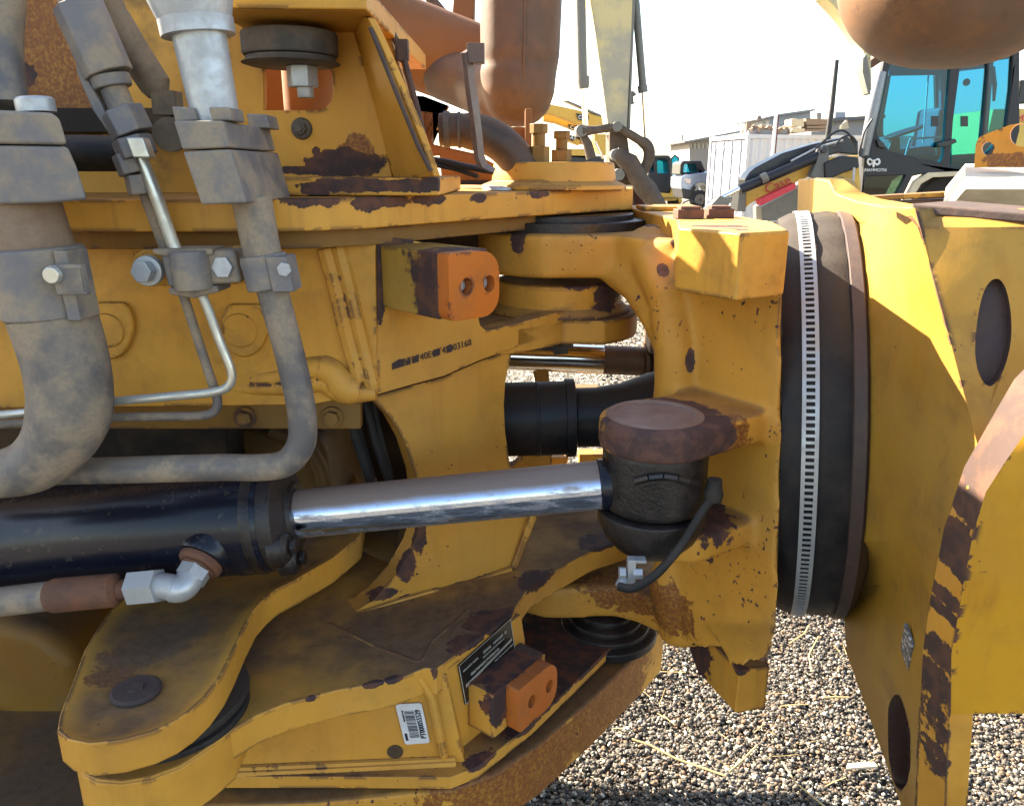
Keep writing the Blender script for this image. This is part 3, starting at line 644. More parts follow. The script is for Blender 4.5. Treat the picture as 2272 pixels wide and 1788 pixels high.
g = G(); p = on_ax(609); g.lathe(p, ax, [(-.004, r_b*.99), (.020, r_b*.99), (.030, r_b*.80), (.034, r_r*1.35), (.040, r_r*1.32)], 48)
obj('gland', g, M_grease, st, .002)
sd = ax.cross(Z_).normalized(); 
if sd.y > 0: sd = -sd
upv = sd.cross(ax).normalized(); 
if upv.z < 0: upv = -upv
for k_ in range(2):
    a = R((-62, -22)[k_]); dv = sd*math.cos(a) + upv*math.sin(a)
    g = G(); g.lathe(p + dv*r_b*.80 + ax*.008, ax, [(0, .026), (.022, .026), (.030, .018)], 16); g.hexa(p + dv*r_b*.80 + ax*.039, ax, .012, .009); obj('gland_bolt', g, M_grease, st, .002)
g = G(); g.lathe(on_ax(575), ax, [(0, r_b*1.034), (.004, r_b*1.045), (.012, r_b*1.045), (.016, r_b*1.034)], 64, caps=False); obj('retaining_ring', g, M_grease, st)
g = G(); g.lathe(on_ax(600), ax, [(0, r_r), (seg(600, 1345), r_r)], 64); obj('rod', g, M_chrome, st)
g = G(); g.lathe(on_ax(1328), ax, [(0, r_r*.98), (.002, r_r*1.07), (.018, r_r*1.07), (.02, r_r), (.05, r_r)], 48); obj('rod_collar', g, M_black, st, .001)
ec = on_ax(1452); ev = Z_; re_ = .082
g = G(); g.lathe((ec.x, yc + .005, ec.z - .044), ev, [(0, re_*.93), (.006, re_), (.100, re_), (.106, re_*.93)], 48); g.tube([on_ax(1345), ec], [r_r*.98, r_r*1.3], 24)
obj('rod_eye', g, M_grease, st, .004, remesh=.005, sm=3)
g = G()
for j in range(5): g.tube([(ec.x + re_*1.005*math.sin(R(-30 + 14*j)), yc + .005 - re_*1.005*math.cos(R(-30 + 14*j)), ec.z + .025 + .012*math.sin(j*.8)), (ec.x + re_*1.005*math.sin(R(-16 + 14*j)), yc + .005 - re_*1.005*math.cos(R(-16 + 14*j)), ec.z + .025 + .012*math.sin((j+1)*.8))], .007, 8)
obj('grease_smear', g, M_grease, st)
g = G(); lw = ec.z - .046
g.lathe((ec.x - .002, yc + .004, lw - .078), ev, [(0, re_*.50), (.010, re_*.68), (.030, re_*.90), (.058, re_*1.04), (.075, re_*1.04), (.078, re_*.9)], 48); obj('lower_eye_cap', g, M_grease, st, .003)
g = G(); g.lathe((ec.x, yc + .004, ec.z + .058), ev, [(0, re_*1.02), (.02, re_*1.02)], 48); obj('eye_seal', g, M_rubber, st, .002)
# oil port, elbow and its hose
po = PY(462, 1222, yc - r_b*.78); pd = (Vector((-.30, -.80, -.50))).normalized()
g = G(); g.lathe(po + pd*-.035, pd, [(0, 62*S(po)), (.045, 60*S(po)), (.052, 55*S(po))], 36); prt = obj('oil_port', g, M_black, st, .002)
g = G(); g.lathe(po + pd*.017, pd, [(0, 50*S(po)), (.008, 49*S(po)), (.012, 42*S(po))], 32); g.hexa(po + pd*.029, pd, 40*S(po), .004); obj('port_flange', g, M_rust, st, .002)
e0 = po + pd*.030; e1 = po + pd*.070; e2 = PY(362, 1298, e1.y - .002); e3 = PY(298, 1304, e1.y)
sE = S(e1)
g = G(); g.hexa(e0, pd, 36*sE, .020, .4); g.tube([e0, e1, e2, e3], [31*sE, 31*sE, 29*sE, 29*sE], 20, .035)
dE = (e3 - e2).normalized(); g.hexa(e2 + dE*.006, dE, 40*sE, (e3 - e2).length*.95, .2); g.hexa(PY(352, 1298, e1.y), dE, 33*sE, .018, .5)
obj('elbow_fitting', g, M_zinc, st, .003)
hs = thing('hydraulic_hose', 'grey hydraulic hose with rust red crimp sleeve joined to the silver elbow fitting', 'hose', PY(150, 1320, e1.y))
h0 = PY(300, 1304, e1.y); h1 = PY(265, 1308, e1.y); h2 = PY(110, 1322, e1.y); h3 = PY(0, 1335, e1.y); h4 = PY(-250, 1372, e1.y)
g = G(); g.tube([h0, h1], 22*sE, 16); g.tube([h1, h1.lerp(h2, .06), h1.lerp(h2, .93), h2], [24*sE, 37*sE, 38*sE, 33*sE], 24); obj('crimp_sleeve', g, M_rust, hs)
g = G(); g.tube([h2, h3, h4], 33*sE, 20); obj('hose_body', g, M_pipe, hs)

# far steering cylinder seen through the gap, and what stands round it
yf = 1.98
fs = thing('steering_cylinder', 'second steering cylinder seen through the gap, bare chrome rod with a rust brown end', 'hydraulic cylinder', PY(1300, 795, yf))
f0, f1, f2 = PY(1195, 792, yf), PY(1338, 798, yf), PY(1452, 803, yf); fr_ = 32*S(f1)
g = G(); g.tube([PY(1000, 784, yf), f0, f1], fr_, 32); obj('rod', g, M_chrome2, fs)
g = G(); g.tube([f1, f2], [fr_*1.0, fr_*1.0], 32); g.tube([PY(1428, 802, yf), PY(1436, 802, yf)], fr_*1.25, 32); obj('rod_end', g, M_rust_tube, fs)
g = G(); pz_ = PY(1440, 780, yf); g.box((pz_.x + .03, yf, pz_.z), .05, .12, .22); g.box((pz_.x - .002, yf - .02, pz_.z + .09), .016, .10, .16); obj('rod_clevis', g, M_rust_tube, fs, .004)
YB = YP(2.12)
g = G(); g.prism([YB(1190, 862), YB(1330, 862), YB(1352, 895), YB(1352, 912), YB(1300, 925), YB(1300, 960), YB(1190, 960)], (0, .05, 0)); g.lathe(YB(1292, 892), YB.n, [(0, 28*S(YB(1292, 892))), (.02, 26*S(YB(1292, 892))), (.03, 10*S(YB(1292, 892)))], 24)
obj('far_bracket', g, M_orange_tube, ff, .004); g = G(); g.prism([YB(1225, 728), YB(1328, 728), YB(1328, 752), YB(1225, 758)], (0, .05, 0)); obj('far_plate', g, M_orange_tube, ff, .004)
g = G(); g.prism([YB(1190, 1015), YB(1262, 1015), YB(1250, 1060), YB(1190, 1060)], (0, .05, 0)); g.prism([YB(1285, 1008), YB(1345, 1008), YB(1345, 1060), YB(1285, 1060)], (0, .05, 0)); obj('far_lug', g, M_yel, ff, .003)

# drive shaft
ys = 1.62
ds_ = thing('drive_shaft', 'thick black drive shaft tube crossing the gap behind the clevis', 'drive shaft', PY(1200, 930, ys))
d0, d1, d2, d3 = PY(960, 935, ys), PY(1120, 932, ys), PY(1276, 928, ys), PY(1520, 920, ys); sd_ = S(d1); axd = (d3 - d0).normalized(); D = (d1 - d0).length; D2 = (d2 - d0).length; D3 = (d3 - d0).length
g = G(); g.lathe(d0, axd, [(0, 82*sd_), (D2, 82*sd_)], 56); obj('guard_tube', g, M_blackp, ds_)
g = G(); g.lathe(d0 + axd*(D2 - .022), axd, [(0, 82*sd_), (.001, 87*sd_), (.020, 87*sd_), (.022, 82*sd_)], 56); g.lathe(d0 + axd*(D2 - .085), axd, [(0, 82*sd_), (.001, 83.5*sd_), (.006, 83.5*sd_), (.007, 82*sd_)], 56); obj('guard_ring', g, M_blackp, ds_)
g = G(); g.lathe(d0 + axd*D2, axd, [(-.05, 66*sd_), (.045, 66*sd_), (.10, 74*sd_), (.16, 95*sd_), (.22, 108*sd_), (.30, 108*sd_)], 56); obj('yoke_flange', g, M_blackp, ds_, .003)

# ================================================================== articulation yoke (casting)
yk = thing('hitch_yoke', 'cast yellow articulation yoke with forked arms and a rusty rod-end clevis', 'hitch', PY(1550, 1000, 1.3))
Kp = VP(PY(1480, 900, 1.36), PY(1742, 900, 1.150))
g = G()
KB = Vector((.14, .99, 0))
g.prism([Kp(x, y) for x, y in ((1505, 560), (1700, 560), (1737, 640), (1736, 1000), (1728, 1310), (1722, 1392), (1560, 1392), (1505, 1320), (1490, 1200), (1515, 1100), (1520, 900), (1515, 700))], KB*.32)
# upright leg in front of the plate
g.tube([PY(1360, 600, 1.53), PY(1415, 640, 1.47), PY(1455, 715, 1.39), PY(1480, 800, 1.34)], [.030, .030, .024, .016], 16)
cl_ = [PY(1440, 548, 1.53), PY(1464, 592, 1.44), PY(1486, 665, 1.362), PY(1494, 760, 1.33), PY(1497, 850, 1.33), PY(1500, 940, 1.33)]
g.tube(cl_, [.050, .046, .037, .034, .036, .046], 24)
g.tube([PY(1520, 1200, 1.36), PY(1500, 1290, 1.36), PY(1530, 1400, 1.36)], [.04, .055, .06], 24)
# upper fork arm
zf0, zf1 = 1.352, 1.436
def arm(z0, z1, c, r, xr, y0, y1):
    pts = arc(c, r, 80, 255, 22, z0) + [Vector((c[0] + r*.55, c[1] - r*.90, z0)), Vector((xr - .06, y0 + .06, z0)), Vector((xr, y0, z0)), Vector((xr + .15, y0 + .05, z0)), Vector((xr + .15, y1, z0))]
    return pts
g.prism(arm(zf0, zf1, (hx.x + .004, 1.66), .172, PY(1480, 560, 1.45).x, 1.40, 1.85), (0, 0, zf1 - zf0))
# lower fork arm
zg0, zg1 = .632, .708
g.prism(arm(zg0, zg1, (hx.x + .03, 1.63), .165, PY(1490, 1330, 1.4).x, 1.40, 1.85), (0, 0, zg1 - zg0))
g.prism([Kp(x, y) for x, y in ((1480, 1290), (1725, 1300), (1722, 1420), (1690, 1440), (1545, 1440), (1490, 1370))], KB*.20)
# wedge down to the foot
g.grid([[Kp(1555, 1375), Kp(1728, 1375)], [Kp(1590, 1430, .03), Kp(1722, 1425, .03)], [Kp(1622, 1485, .055), Kp(1712, 1475, .055)]], KB*.12)
# ribs to the clevis ears
def ear_(cx, cy, z0, z1, r, px2, y2):
    c = Vector((cx, cy, z0)); tgt = PY(px2, 950, y2); tgt.z = z0
    d = (tgt - c); d.z = 0; d.normalize(); nrm = Vector((-d.y, d.x, 0))
    a0 = math.degrees(math.atan2(nrm.y, nrm.x))
    pts = [c + Vector((r*math.cos(R(a0 + 180*i/20)), r*math.sin(R(a0 + 180*i/20)), 0)) for i in range(21)]
    pts += [tgt - nrm*r*.62, tgt + nrm*r*1.05] if nrm.y > 0 else [tgt - nrm*r*1.05, tgt + nrm*r*.62]
    return pts
zeu0, zeu1 = 1.138, 1.190
g.prism(ear_(ec.x, 1.155, zeu0, zeu1, .090, 1688, 1.25), (0, 0, zeu1 - zeu0))
g.prism(ear_(ec.x + .05, 1.19, .955, .995, .080, 1690, 1.25), (0, 0, .045))
M_cast = yellow('yellow_cast_paint', chips=.35, dirt=.7, specks=1.75, rust=.35, cast=.30, spots=[(PY(1470, 600, 1.38), (.012, .03, .012)), (PY(1530, 545, 1.40), (.03, .04, .03)), (PY(1150, 515, 1.52), (.018, .03, .04)), (PY(1300, 490, 1.5), (.07, .05, .010)), (PY(1400, 492, 1.5), (.06, .05, .014)), (PY(1532, 800, 1.3), (.010, .03, .02)),
        (PY(1555, 1150, 1.2), (.05, .09, .03)), (PY(1540, 1180, 1.2), (.04, .07, .02)), (PY(1570, 1240, 1.25), (.01, .04, .01))],
        ovals=[((ec.x + .01, 1.14, 1.165), (.118, .13, .045))], chipcols=((.062, .036, .033), (.115, .055, .042)), stain=[((ec.x + .09, 1.12, 1.16), (.06, .07, .04)), (PY(1400, 1320, 1.45), (.12, .1, .05)), (PY(1480, 1330, 1.35), (.06, .1, .06))], edge=.009)
obj('yoke_body', g, M_cast, yk, remesh=.0065, sm=12, smooth=True)
# pin disc in the clevis
g = G(); g.lathe((ec.x - .004, 1.155, zeu1 - .012), Z_, [(0, .075), (.012, .075), (.015, .070), (.0152, .062), (.012, .060), (.0125, .02)], 56)
obj('clevis_pin', g, rusty('worn_pin_steel', (.20, .135, .115), (.15, .085, .065), .6, 14, (.12, .07, .055)), yk, ang=30)
# top slab and stop lug: crisp pieces
zs1 = 1.470; zs0 = 1.385
sl = [PZ(1645, 517, zs1), PZ(1752, 511, zs1)]
xr = sl[1].x
slab = [sl[0], sl[1], Vector((.425, 1.30, zs1)), Vector((.40, 1.95, zs1)), Vector((.25, 1.95, zs1)), Vector((.27, 1.62, zs1)), PY(1500, 500, 1.40)*1, PY(1506, 500, 1.172)*1]
for p in slab: p.z = zs1
g = G(); g.prism(slab, (0, 0, -.092))
lug_spots = [(PY(1635, 585, 1.13), (.022, .03, .07)), (PY(1600, 500, 1.2), (.05, .03, .010)), (PY(1575, 620, 1.25), (.02, .05, .02))]
M_lug = yellow('yellow_lug_paint', chips=.5, dirt=.3, specks=.4, spots=lug_spots, dirtcol=(.35, .22, .10), cast=.3, grime=.35, streak=.6)
obj('upper_stop_lug', g, M_lug, yk, .006, 3)
for bx, by in ((1527, 482), (1600, 480)):
    p = PZ(bx, by, zs1); p = Vector((PY(bx, 478, 1.40).x, 1.40 if bx < 1560 else 1.42, zs1)); g = G(); g.box(p + Z_*.008, .045, .045, .016); g.box(p + Z_*.018, .034, .036, .006); obj('bolt_lock_plate', g, M_rust, yk, .002)
g = G(); p = PY(1650, 480, 1.75); g.prism([Vector((.27, 1.66, zs1 + .001)), Vector((.39, 1.66, zs1 + .001)), Vector((.39, 1.78, zs1 + .001)), Vector((.27, 1.76, zs1 + .001))], (0, 0, .008)); obj('raised_boss', g, M_lug, yk, .003)
# foot
zt0 = .712; ft = [PZ(1640, 1487, zt0), PZ(1708, 1478, zt0), Vector((PZ(1708, 1478, zt0).x + .03, 1.5, zt0)), Vector((PZ(1560, 1400, zt0).x, 1.5, zt0)), PZ(1553, 1400, zt0)]
g = G(); g.prism(ft, (0, 0, -.088))
M_foot2 = yellow('yellow_foot_lug_paint', chips=.9, dirt=.7, specks=.5, streak=.7, spots=[(PZ(1560, 1440, .66), (.045, .06, .10)), (PZ(1640, 1487, .712), (.02, .02, .012))])
obj('lower_stop_lug', g, M_foot2, yk, .004)
# grease line with its bracket hanging off the clevis
g = G(); a_ = PY(1584, 1085, 1.09); g.lathe(a_ + Vector((0, 0, -.018)), Z_, [(0, .013), (.012, .015), (.018, .013), (.034, .011)], 16); g.tube([a_ + Vector((0, 0, -.012)), PY(1560, 1130, 1.075), PY(1510, 1215, 1.05), PY(1450, 1282, 1.04), PY(1400, 1308, 1.04), PY(1372, 1300, 1.05)], .0066, 12, .03)
gl_ = thing('grease_line', 'thin black grease hose looping from the clevis down to a small zinc clip', 'hose', PY(1450, 1250, 1.05))
obj('hose_body', g, M_rubber, gl_)
g = G(); b0, b1, b2 = PY(1425, 1240, 1.075), PY(1403, 1243, 1.07), PY(1397, 1300, 1.07)
for q0_, q1_ in ((b0, b1), (b1, b2)):
    d_ = (q1_ - q0_); g.box((q0_ + q1_)/2, .012 if abs(d_.z) > .02 else abs(d_.x) + .01, .016, abs(d_.z) + .008 if abs(d_.z) > .02 else .005)
g.hexa(PY(1406, 1272, 1.063), Vector((1, -.2, .1)), .009, .014); g.hexa(PY(1388, 1272, 1.07), Vector((-1, 0, 0)), .011, .010); g.tube([PY(1385, 1285, 1.07), PY(1376, 1302, 1.06)], .009, 10); obj('line_clip', g, M_zinc, gl_, .001)

# ================================================================== rear half: boot, clamp, rim, frame
yaw = R(16.2); AX = Vector((math.cos(yaw)*.9975, -math.sin(yaw)*.9975, .071)).normalized(); RC = 1.085; RR = .3885
C0 = Vector((.5675, 1.50, RC))                          # ring centre at the band
rear = thing('rear_frame', 'yellow rear frame of the dump truck behind the black boot, its side plate edge chipped', 'truck frame', C0 + AX*.3)
bt = thing('rubber_boot', 'wide black rubber boot round the articulation joint, held by a slotted steel band', 'boot', C0 - Z_*RR)
prof = [(-.042, RR*.5), (-.041, RR*.975), (-.02, RR*1.0), (.03, RR*1.0), (.045, RR*1.004), (.060, RR*.995)]
g = G(); g.lathe(C0, AX, prof, 128, caps=False)
g.v = [tuple(Vector(v) + (Vector(v) - C0 - AX*((Vector(v)-C0).dot(AX))).normalized()*(.0016*math.sin(31*math.atan2(v[1]-C0.y, v[2]-C0.z) + 25*(Vector(v)-C0).dot(AX)) if (v[2] - C0.z) > .30 else 0)) for v in g.v]
obj('boot_sleeve', g, M_boot, bt, ang=60)
g = G(); nb_ = 230; hw, rung = .0125, .42
e2v = AX.cross(Z_).normalized(); e1v = e2v.cross(AX).normalized()
def bpnt(a, t, r): return C0 + AX*t + e1v*(r*math.cos(a)) + e2v*(r*math.sin(a))
r0, r1 = RR*1.0085, RR*1.0085 + .0016
def bpatch(a0, a1, ta, tb):
    vs_ = [bpnt(a, t, r) for r in (r0, r1) for a, t in ((a0, ta), (a1, ta), (a1, tb), (a0, tb))]
    g.add(vs_, [(3,2,1,0), (4,5,6,7), (0,1,5,4), (1,2,6,5), (2,3,7,6), (3,0,4,7)])
for i in range(nb_):
    a = 2*math.pi*i/nb_; b = 2*math.pi*(i+1)/nb_
    bpatch(a, b, -hw, -hw*.52); bpatch(a, b, hw*.52, hw); bpatch(a, a + (b-a)*rung, -hw*.52, hw*.52)
obj('band_clamp', g, M_zinc, bt, smooth=False)
g = G(); g.lathe(C0, AX, [(.060, RR*.98), (.062, RR*1.008), (.080, RR*1.012), (.082, RR*1.0), (.092, RR*.975), (.105, RR*.90)], 128, caps=False)
M_rim = rusty('brown_rusty_rim', (.042, .026, .024), (.060, .036, .028), .6, 12, (.03, .02, .018))
obj('seal_rim', g, M_rim, rear, .001)
# bulkhead: from the rim out to the crease, then down the side plate's edge
_a = PY(2203, 737, .934); OV1 = ()
_b = PY(1994, 1648, 1.045); OV2 = ()
M_rear = yellow('yellow_rear_paint_shaded', base=(.36, .190, .022), chips=.3, dirt=.4, specks=.6, streak=.6, grime=.4, ovals=OV2, cast=.10, spots=[(PY(2235, 690, .9), (.001, .001, .001))])  # streaks and grime, base also darkened for the shadow on the bulkhead
def rimp(py):                                          # point of the rim circle seen near row py
    best = None
    for i in range(400):
        a = math.pi + math.pi*i/400*1.0
        for s_ in (1,):
            p = C0 + AX*.116 + e1v*(RR*1.0*math.cos(a)) + e2v*(RR*1.0*math.sin(a))
            d = p - CAM; v = -(d.dot(Vector((0, sp, cp))))/d.dot(FWD)*F + PH/2
            if best is None or abs(v - py) < best[0]: best = (abs(v - py), p)
    return best[1]
if (e2v.y > 0): pass
def rim_near(py):
    best = None
    for i in range(720):
        a = 2*math.pi*i/720; p = bpnt(a, .083, RR*.985)
        if p.y > C0.y: continue
        d = p - CAM; v = -(d.dot(Vector((0, sp, cp))))/d.dot(FWD)*F + PH/2
        if best is None or abs(v - py) < best[0]: best = (abs(v - py), p)
    return best[1]
ytop = 1.0
def cre(py):                                            # the crease: column and depth
    t = (py - 460)/550; return PY(2030 + 145*t, py, 1.02 - .15*t)
def edge_far(py):
    pts = [(1010, 2175, .870), (1060, 2140, .872), (1150, 2108, .875), (1250, 2085, .885), (1400, 2060, .90), (1530, 2045, .915), (1650, 2037, .925), (1800, 2030, .935)]
    for (a, b) in zip(pts, pts[1:]):
        if py <= b[0] or b is pts[-1]:
            t = (py - a[0])/(b[0] - a[0]); return PY(a[1] + (b[1]-a[1])*t, py, a[2] + (b[2]-a[2])*t)
rows = []
for py in (462, 520, 600, 700, 800, 900, 1000, 1100, 1200, 1300, 1370):
    L_ = rim_near(py); Rt = cre(py) if py <= 1010 else edge_far(py)
    m1 = L_.lerp(Rt, .35) + Vector((.008, .0, 0)); m2 = L_.lerp(Rt, .7) + Vector((.006, 0, 0))
    rows.append([L_, m1, m2, Rt])
for py in (1450, 1530, 1620, 1700, 1800):
    t = (py - 1370)/418; L_ = PY(1850 + 150*t, py, 1.28 - .17*t); Rt = edge_far(py)
    rows.append([L_, L_.lerp(Rt, .35), L_.lerp(Rt, .7), Rt])
rows0 = rows[0]
gg = G(); gg.grid(rows, Vector((.05, .02, 0)))
# the upper part behind the crease: a second face turning away, rounded at the top
bulk = obj('bulkhead', gg, M_rear, rear, ang=40)
rows = []
for k_, py in enumerate((472, 476, 486, 505, 600, 700, 800, 900, 1010, 1080)):
    ins = (.09, .05, .022, .006, 0, 0, 0, 0, 0, 0)[k_]
    c = cre(min(py, 1010)) if py <= 1010 else edge_far(py)
    c2 = PY(2240, py, (.97 - .085*(py-460)/550))
    c3 = PY(2420, py, (.94 - .065*(py-460)/550))
    rows.append([c + Vector((0, ins, 0)), c.lerp(c2, .5) + Vector((0, ins - .003, 0)), c2 + Vector((0, ins, 0)), c3 + Vector((0, ins, 0))])
g = G(); g.grid(rows, Vector((.02, .05, 0)))
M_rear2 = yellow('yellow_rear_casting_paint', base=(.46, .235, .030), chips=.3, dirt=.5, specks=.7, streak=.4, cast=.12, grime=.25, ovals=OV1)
cast_ = obj('side_casting', g, M_rear2, rear, ang=50)
M_pocket = yellow('worn_pocket_steel', base=(.060, .034, .030), chips=.3, dirt=.3, specks=.4, gloss=.34, cast=.4, streak=.1, chipcols=((.11, .06, .04), (.04, .024, .022)))
def cast_pt(px, py):
    t = (py-460)/550; a = cre(py); b = PY(2240, py, .97 - .085*t); return VP((a.x, a.y), (b.x, b.y))(px, py)
n_c = VP((cre(735).x, cre(735).y), (PY(2240, 735, .927).x, PY(2240, 735, .927).y)).n
def oval(P_, cx, cy, rx, ry, tilt):
    o = []
    for i in range(44):
        q = 2*math.pi*i/44; u, v = rx*math.cos(q)*(1 + .04*math.sin(3*q + 1)), ry*math.sin(q); o.append(P_(cx + u*math.cos(tilt) - v*math.sin(tilt), cy + u*math.sin(tilt) + v*math.cos(tilt)))
    return o
pocket(cast_, oval(cast_pt, 2203, 737, 40, 119, .07), n_c, .016, M_pocket)
def blk_pt(px, py):
    t = (py - 1370)/418; L_ = PY(1850 + 150*t, py, 1.28 - .17*t); Rt = edge_far(py); k = VP((L_.x, L_.y), (Rt.x, Rt.y)); return k(px, py)
a_, b_ = blk_pt(1960, 1640), blk_pt(2030, 1640); n_b = VP((a_.x, a_.y), (b_.x, b_.y)).n
pocket(bulk, oval(blk_pt, 1995, 1646, 25, 106, -.06), n_b, .016, M_pocket)
g = G(); g.prism([p + n_b*.002 for p in (blk_pt(2010, 1382), blk_pt(2026, 1430), blk_pt(2018, 1488), blk_pt(2001, 1440))], -n_b*.004)
k = NT('diamond_tread'); vn = k.n('TexVoronoi', {'Vector': k.P, 'Scale': 140}).outputs[0]; M_dia = k.bsdf(k.mix(k.step(vn, .2, .5), (.55, .58, .60), (.12, .12, .13)), .35, .4, vn, .6)
obj('scuffed_diamond', g, M_dia, rear)
# side plate with its chipped leading edge
inner = [(2335, 875), (2300, 925), (2272, 964), (2228, 1028), (2187, 1092), (2158, 1188), (2132, 1330), (2111, 1450), (2106, 1600), (2099, 1720), (2097, 1830)]
outer = [(2320, 772), (2285, 806), (2250, 842), (2200, 928), (2140, 1035), (2095, 1170), (2064, 1330), (2047, 1450), (2041, 1600), (2035, 1720), (2030, 1830)]
yn = [.80, .80, .80, .805, .81, .82, .83, .84, .845, .85, .86]
rows = []
for (ox, oy), (ix, iy), y_ in zip(outer, inner, yn):
    a = PY(ox, oy, y_ + .062); b = PY(ix, iy, y_); rows.append([a, a.lerp(b, .5), b])
g = G(); g.grid(rows, Vector((.03, .0, 0)))
M_edge = yellow('yellow_plate_edge_chipped', chips=1.1, dirt=.3, specks=.5, streak=.15, edge=.006, chipcols=((.060, .036, .030), (.105, .052, .034)), spots=[(PY(x, y, .84), r) for x, y, r in ((2290, 860, (.07, .09, .05)), (2245, 915, (.05, .09, .05)), (2205, 985, (.045, .09, .042)), (2160, 1050, (.016, .09, .03)), (2195, 1070, (.012, .09, .03)), (2150, 1120, (.022, .09, .022)), (2138, 1205, (.016, .09, .024)), (2128, 1250, (.024, .09, .020)), (2112, 1345, (.010, .09, .012)), (2104, 1378, (.013, .09, .012)), (2090, 1480, (.020, .09, .028)), (2086, 1560, (.022, .09, .045)), (2080, 1650, (.020, .09, .05)), (2078, 1730, (.022, .09, .04)))])
obj('plate_edge', g, M_edge, rear, ang=40)
face = [PY(ix, iy, y_ - .001) for (ix, iy), y_ in zip(inner, yn)]
face = [p for p in face[:8]] + [PY(2100, 1583, .842)] 
rows = [[PY(ix, iy, y_), PY((ix + 2330)/2, iy, y_ - .012), PY(2330, iy, y_ - .022)] for (ix, iy), y_ in list(zip(inner, yn))[0:8]] + [[PY(2107, 1583, .845), PY(2215, 1583, .826), PY(2330, 1583, .815)]]
g = G(); g.grid(rows, Vector((.05, .04, 0)))
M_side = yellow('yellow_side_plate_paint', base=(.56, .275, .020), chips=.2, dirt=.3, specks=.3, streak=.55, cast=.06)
obj('side_plate', g, M_side, rear, ang=40)
# top of the rear frame: bright tab, top ridge, rails, bracket plate with two holes, pale bar
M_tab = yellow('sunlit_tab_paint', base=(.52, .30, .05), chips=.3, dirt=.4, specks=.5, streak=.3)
g = G(); tabp = [((1768, 490, 1.78), (1770, 398, 1.78)), ((1800, 490, 1.66), (1806, 395, 1.66)), ((1832, 490, 1.56), (1838, 399, 1.56)), ((1850, 492, 1.50), (1853, 428, 1.50)), ((1900, 496, 1.40), (1900, 446, 1.40)), ((1960, 500, 1.25), (1965, 458, 1.25)), ((2032, 500, 1.05), (2032, 461, 1.05))]
g.grid([[PY(*a) for a, b in tabp], [PY(*b) for a, b in tabp]], Vector((.09, .10, 0))); obj('top_tab', g, M_tab, rear, .006, 3)
g = G(); g.prism([PY(2020, 452, 1.05), PY(2330, 478, .95), PY(2330, 500, .95), PY(2030, 475, 1.04)], (.12, .12, 0)); obj('top_edge_plate', g, M_steel_brown, rear, .004)
T2 = YP(1.85)
g = G(); g.prism([T2(1910, 437), T2(2330, 414), T2(2330, 424), T2(1910, 448)], (0, .05, 0)); obj('frame_rail', g, M_yel_worn, rear, .003)
g = G(); g.prism([T2(1940, 450), T2(2330, 432), T2(2330, 455), T2(1990, 470)], (0, .05, 0)); obj('frame_rail', g, M_rust_tube, rear, .003)
T3 = YP(1.45)
g = G(); g.prism([T3(2195, 452), T3(2203, 436), T3(2222, 430), T3(2232, 448), T3(2330, 452), T3(2330, 470), T3(2200, 462)], (0, .12, 0)); obj('rail_cleat', g, M_yel_worn, rear, .004)
T4 = YP(1.55)
def circ(P_, cx, cy, rx, ry, n=28): return [P_(cx + rx*math.cos(2*math.pi*i/n), cy + ry*math.sin(2*math.pi*i/n)) for i in range(n)]
g = G(); g.prism([T4(2161, 372), T4(2165, 320), T4(2172, 306), T4(2190, 297), T4(2240, 278), T4(2262, 274), T4(2360, 278), T4(2360, 372)], (.012, .016, 0), [circ(T4, 2191, 330, 14, 15), circ(T4, 2268, 300, 28, 26)])
M_brk = yellow('orange_bracket_paint', base=(.60, .235, .022), chips=.2, dirt=.3, specks=.4, streak=.3, stain=[(T4(2240, 355), (.05, .05, .015))])
obj('lifting_bracket', g, M_brk, rear, .003)
g = G(); T5 = YP(1.50); g.grid([[PY(x, yv, d_) for x in (2142, 2170, 2280, 2400)] for yv, d_ in ((420, 1.38), (410, 1.40), (396, 1.47), (380, 1.58), (364, 1.74))], Vector((.02, .10, -.05))); 
M_pale = dusty('pale_sunlit_bar_paint', (.62, .58, .48), (.40, .34, .25), .4, .5); obj('pale_bar', g, M_pale, rear, ang=60)  # bar coloured pale to stand in for the full sun on it

# rounded rusty underside hanging in at the top right
bw = PY(2118, -40, 2.30); br_ = 250*S(bw)
rb = thing('body_pivot_tube', 'large rounded rusty brown underside hanging over the rear frame, in front of the digger cab', 'rounded casing', bw)
g = G(); pr = []
botz = PY(2118, 148, 2.30 - .03).z
for i in range(14):
    q = math.pi/2*i/13; pr.append(((1 - math.cos(q))*.24, max(.004, br_*math.sin(q)**.8)))
pr += [(1.1, br_*1.02)]
g.lathe((bw.x, 2.30, botz), Vector((.02, 0, 1)), pr, 72); obj('rounded_underside', g, M_rust_tube, rb, ang=60)
# thin pale pipe curving behind it
# ================================================================== exhaust
exh = thing('exhaust_pipe', 'rust brown exhaust elbow with a seam hanging down beside the orange tube', 'exhaust pipe', PY(1150, 200, 1.5))
ye = 2.25
e_a = PY(1158, -260, ye); e_b = PY(1153, 165, ye); e_r = 88*S(PY(1150, 120, ye))
g = G(); g.tube([e_a, PY(1156, 0, ye), PY(1154, 120, ye), PY(1150, 190, ye + .01), PY(1120, 215, ye + .06), PY(1060, 190, ye + .20), PY(980, 160, ye + .30)], [e_r*1.02, e_r*1.02, e_r*1.0, e_r*.94, e_r*.80, e_r*.75, e_r*.75], 40)
g.lathe(PY(1150, 180, ye), Z_*-1, [(-.03, e_r*.98), (.03, e_r*.93), (.075, e_r*.78), (.10, e_r*.55), (.115, e_r*.25), (.116, .004)], 40)
obj('elbow_body', g, M_rust_tube, exh, remesh=.009, sm=4)
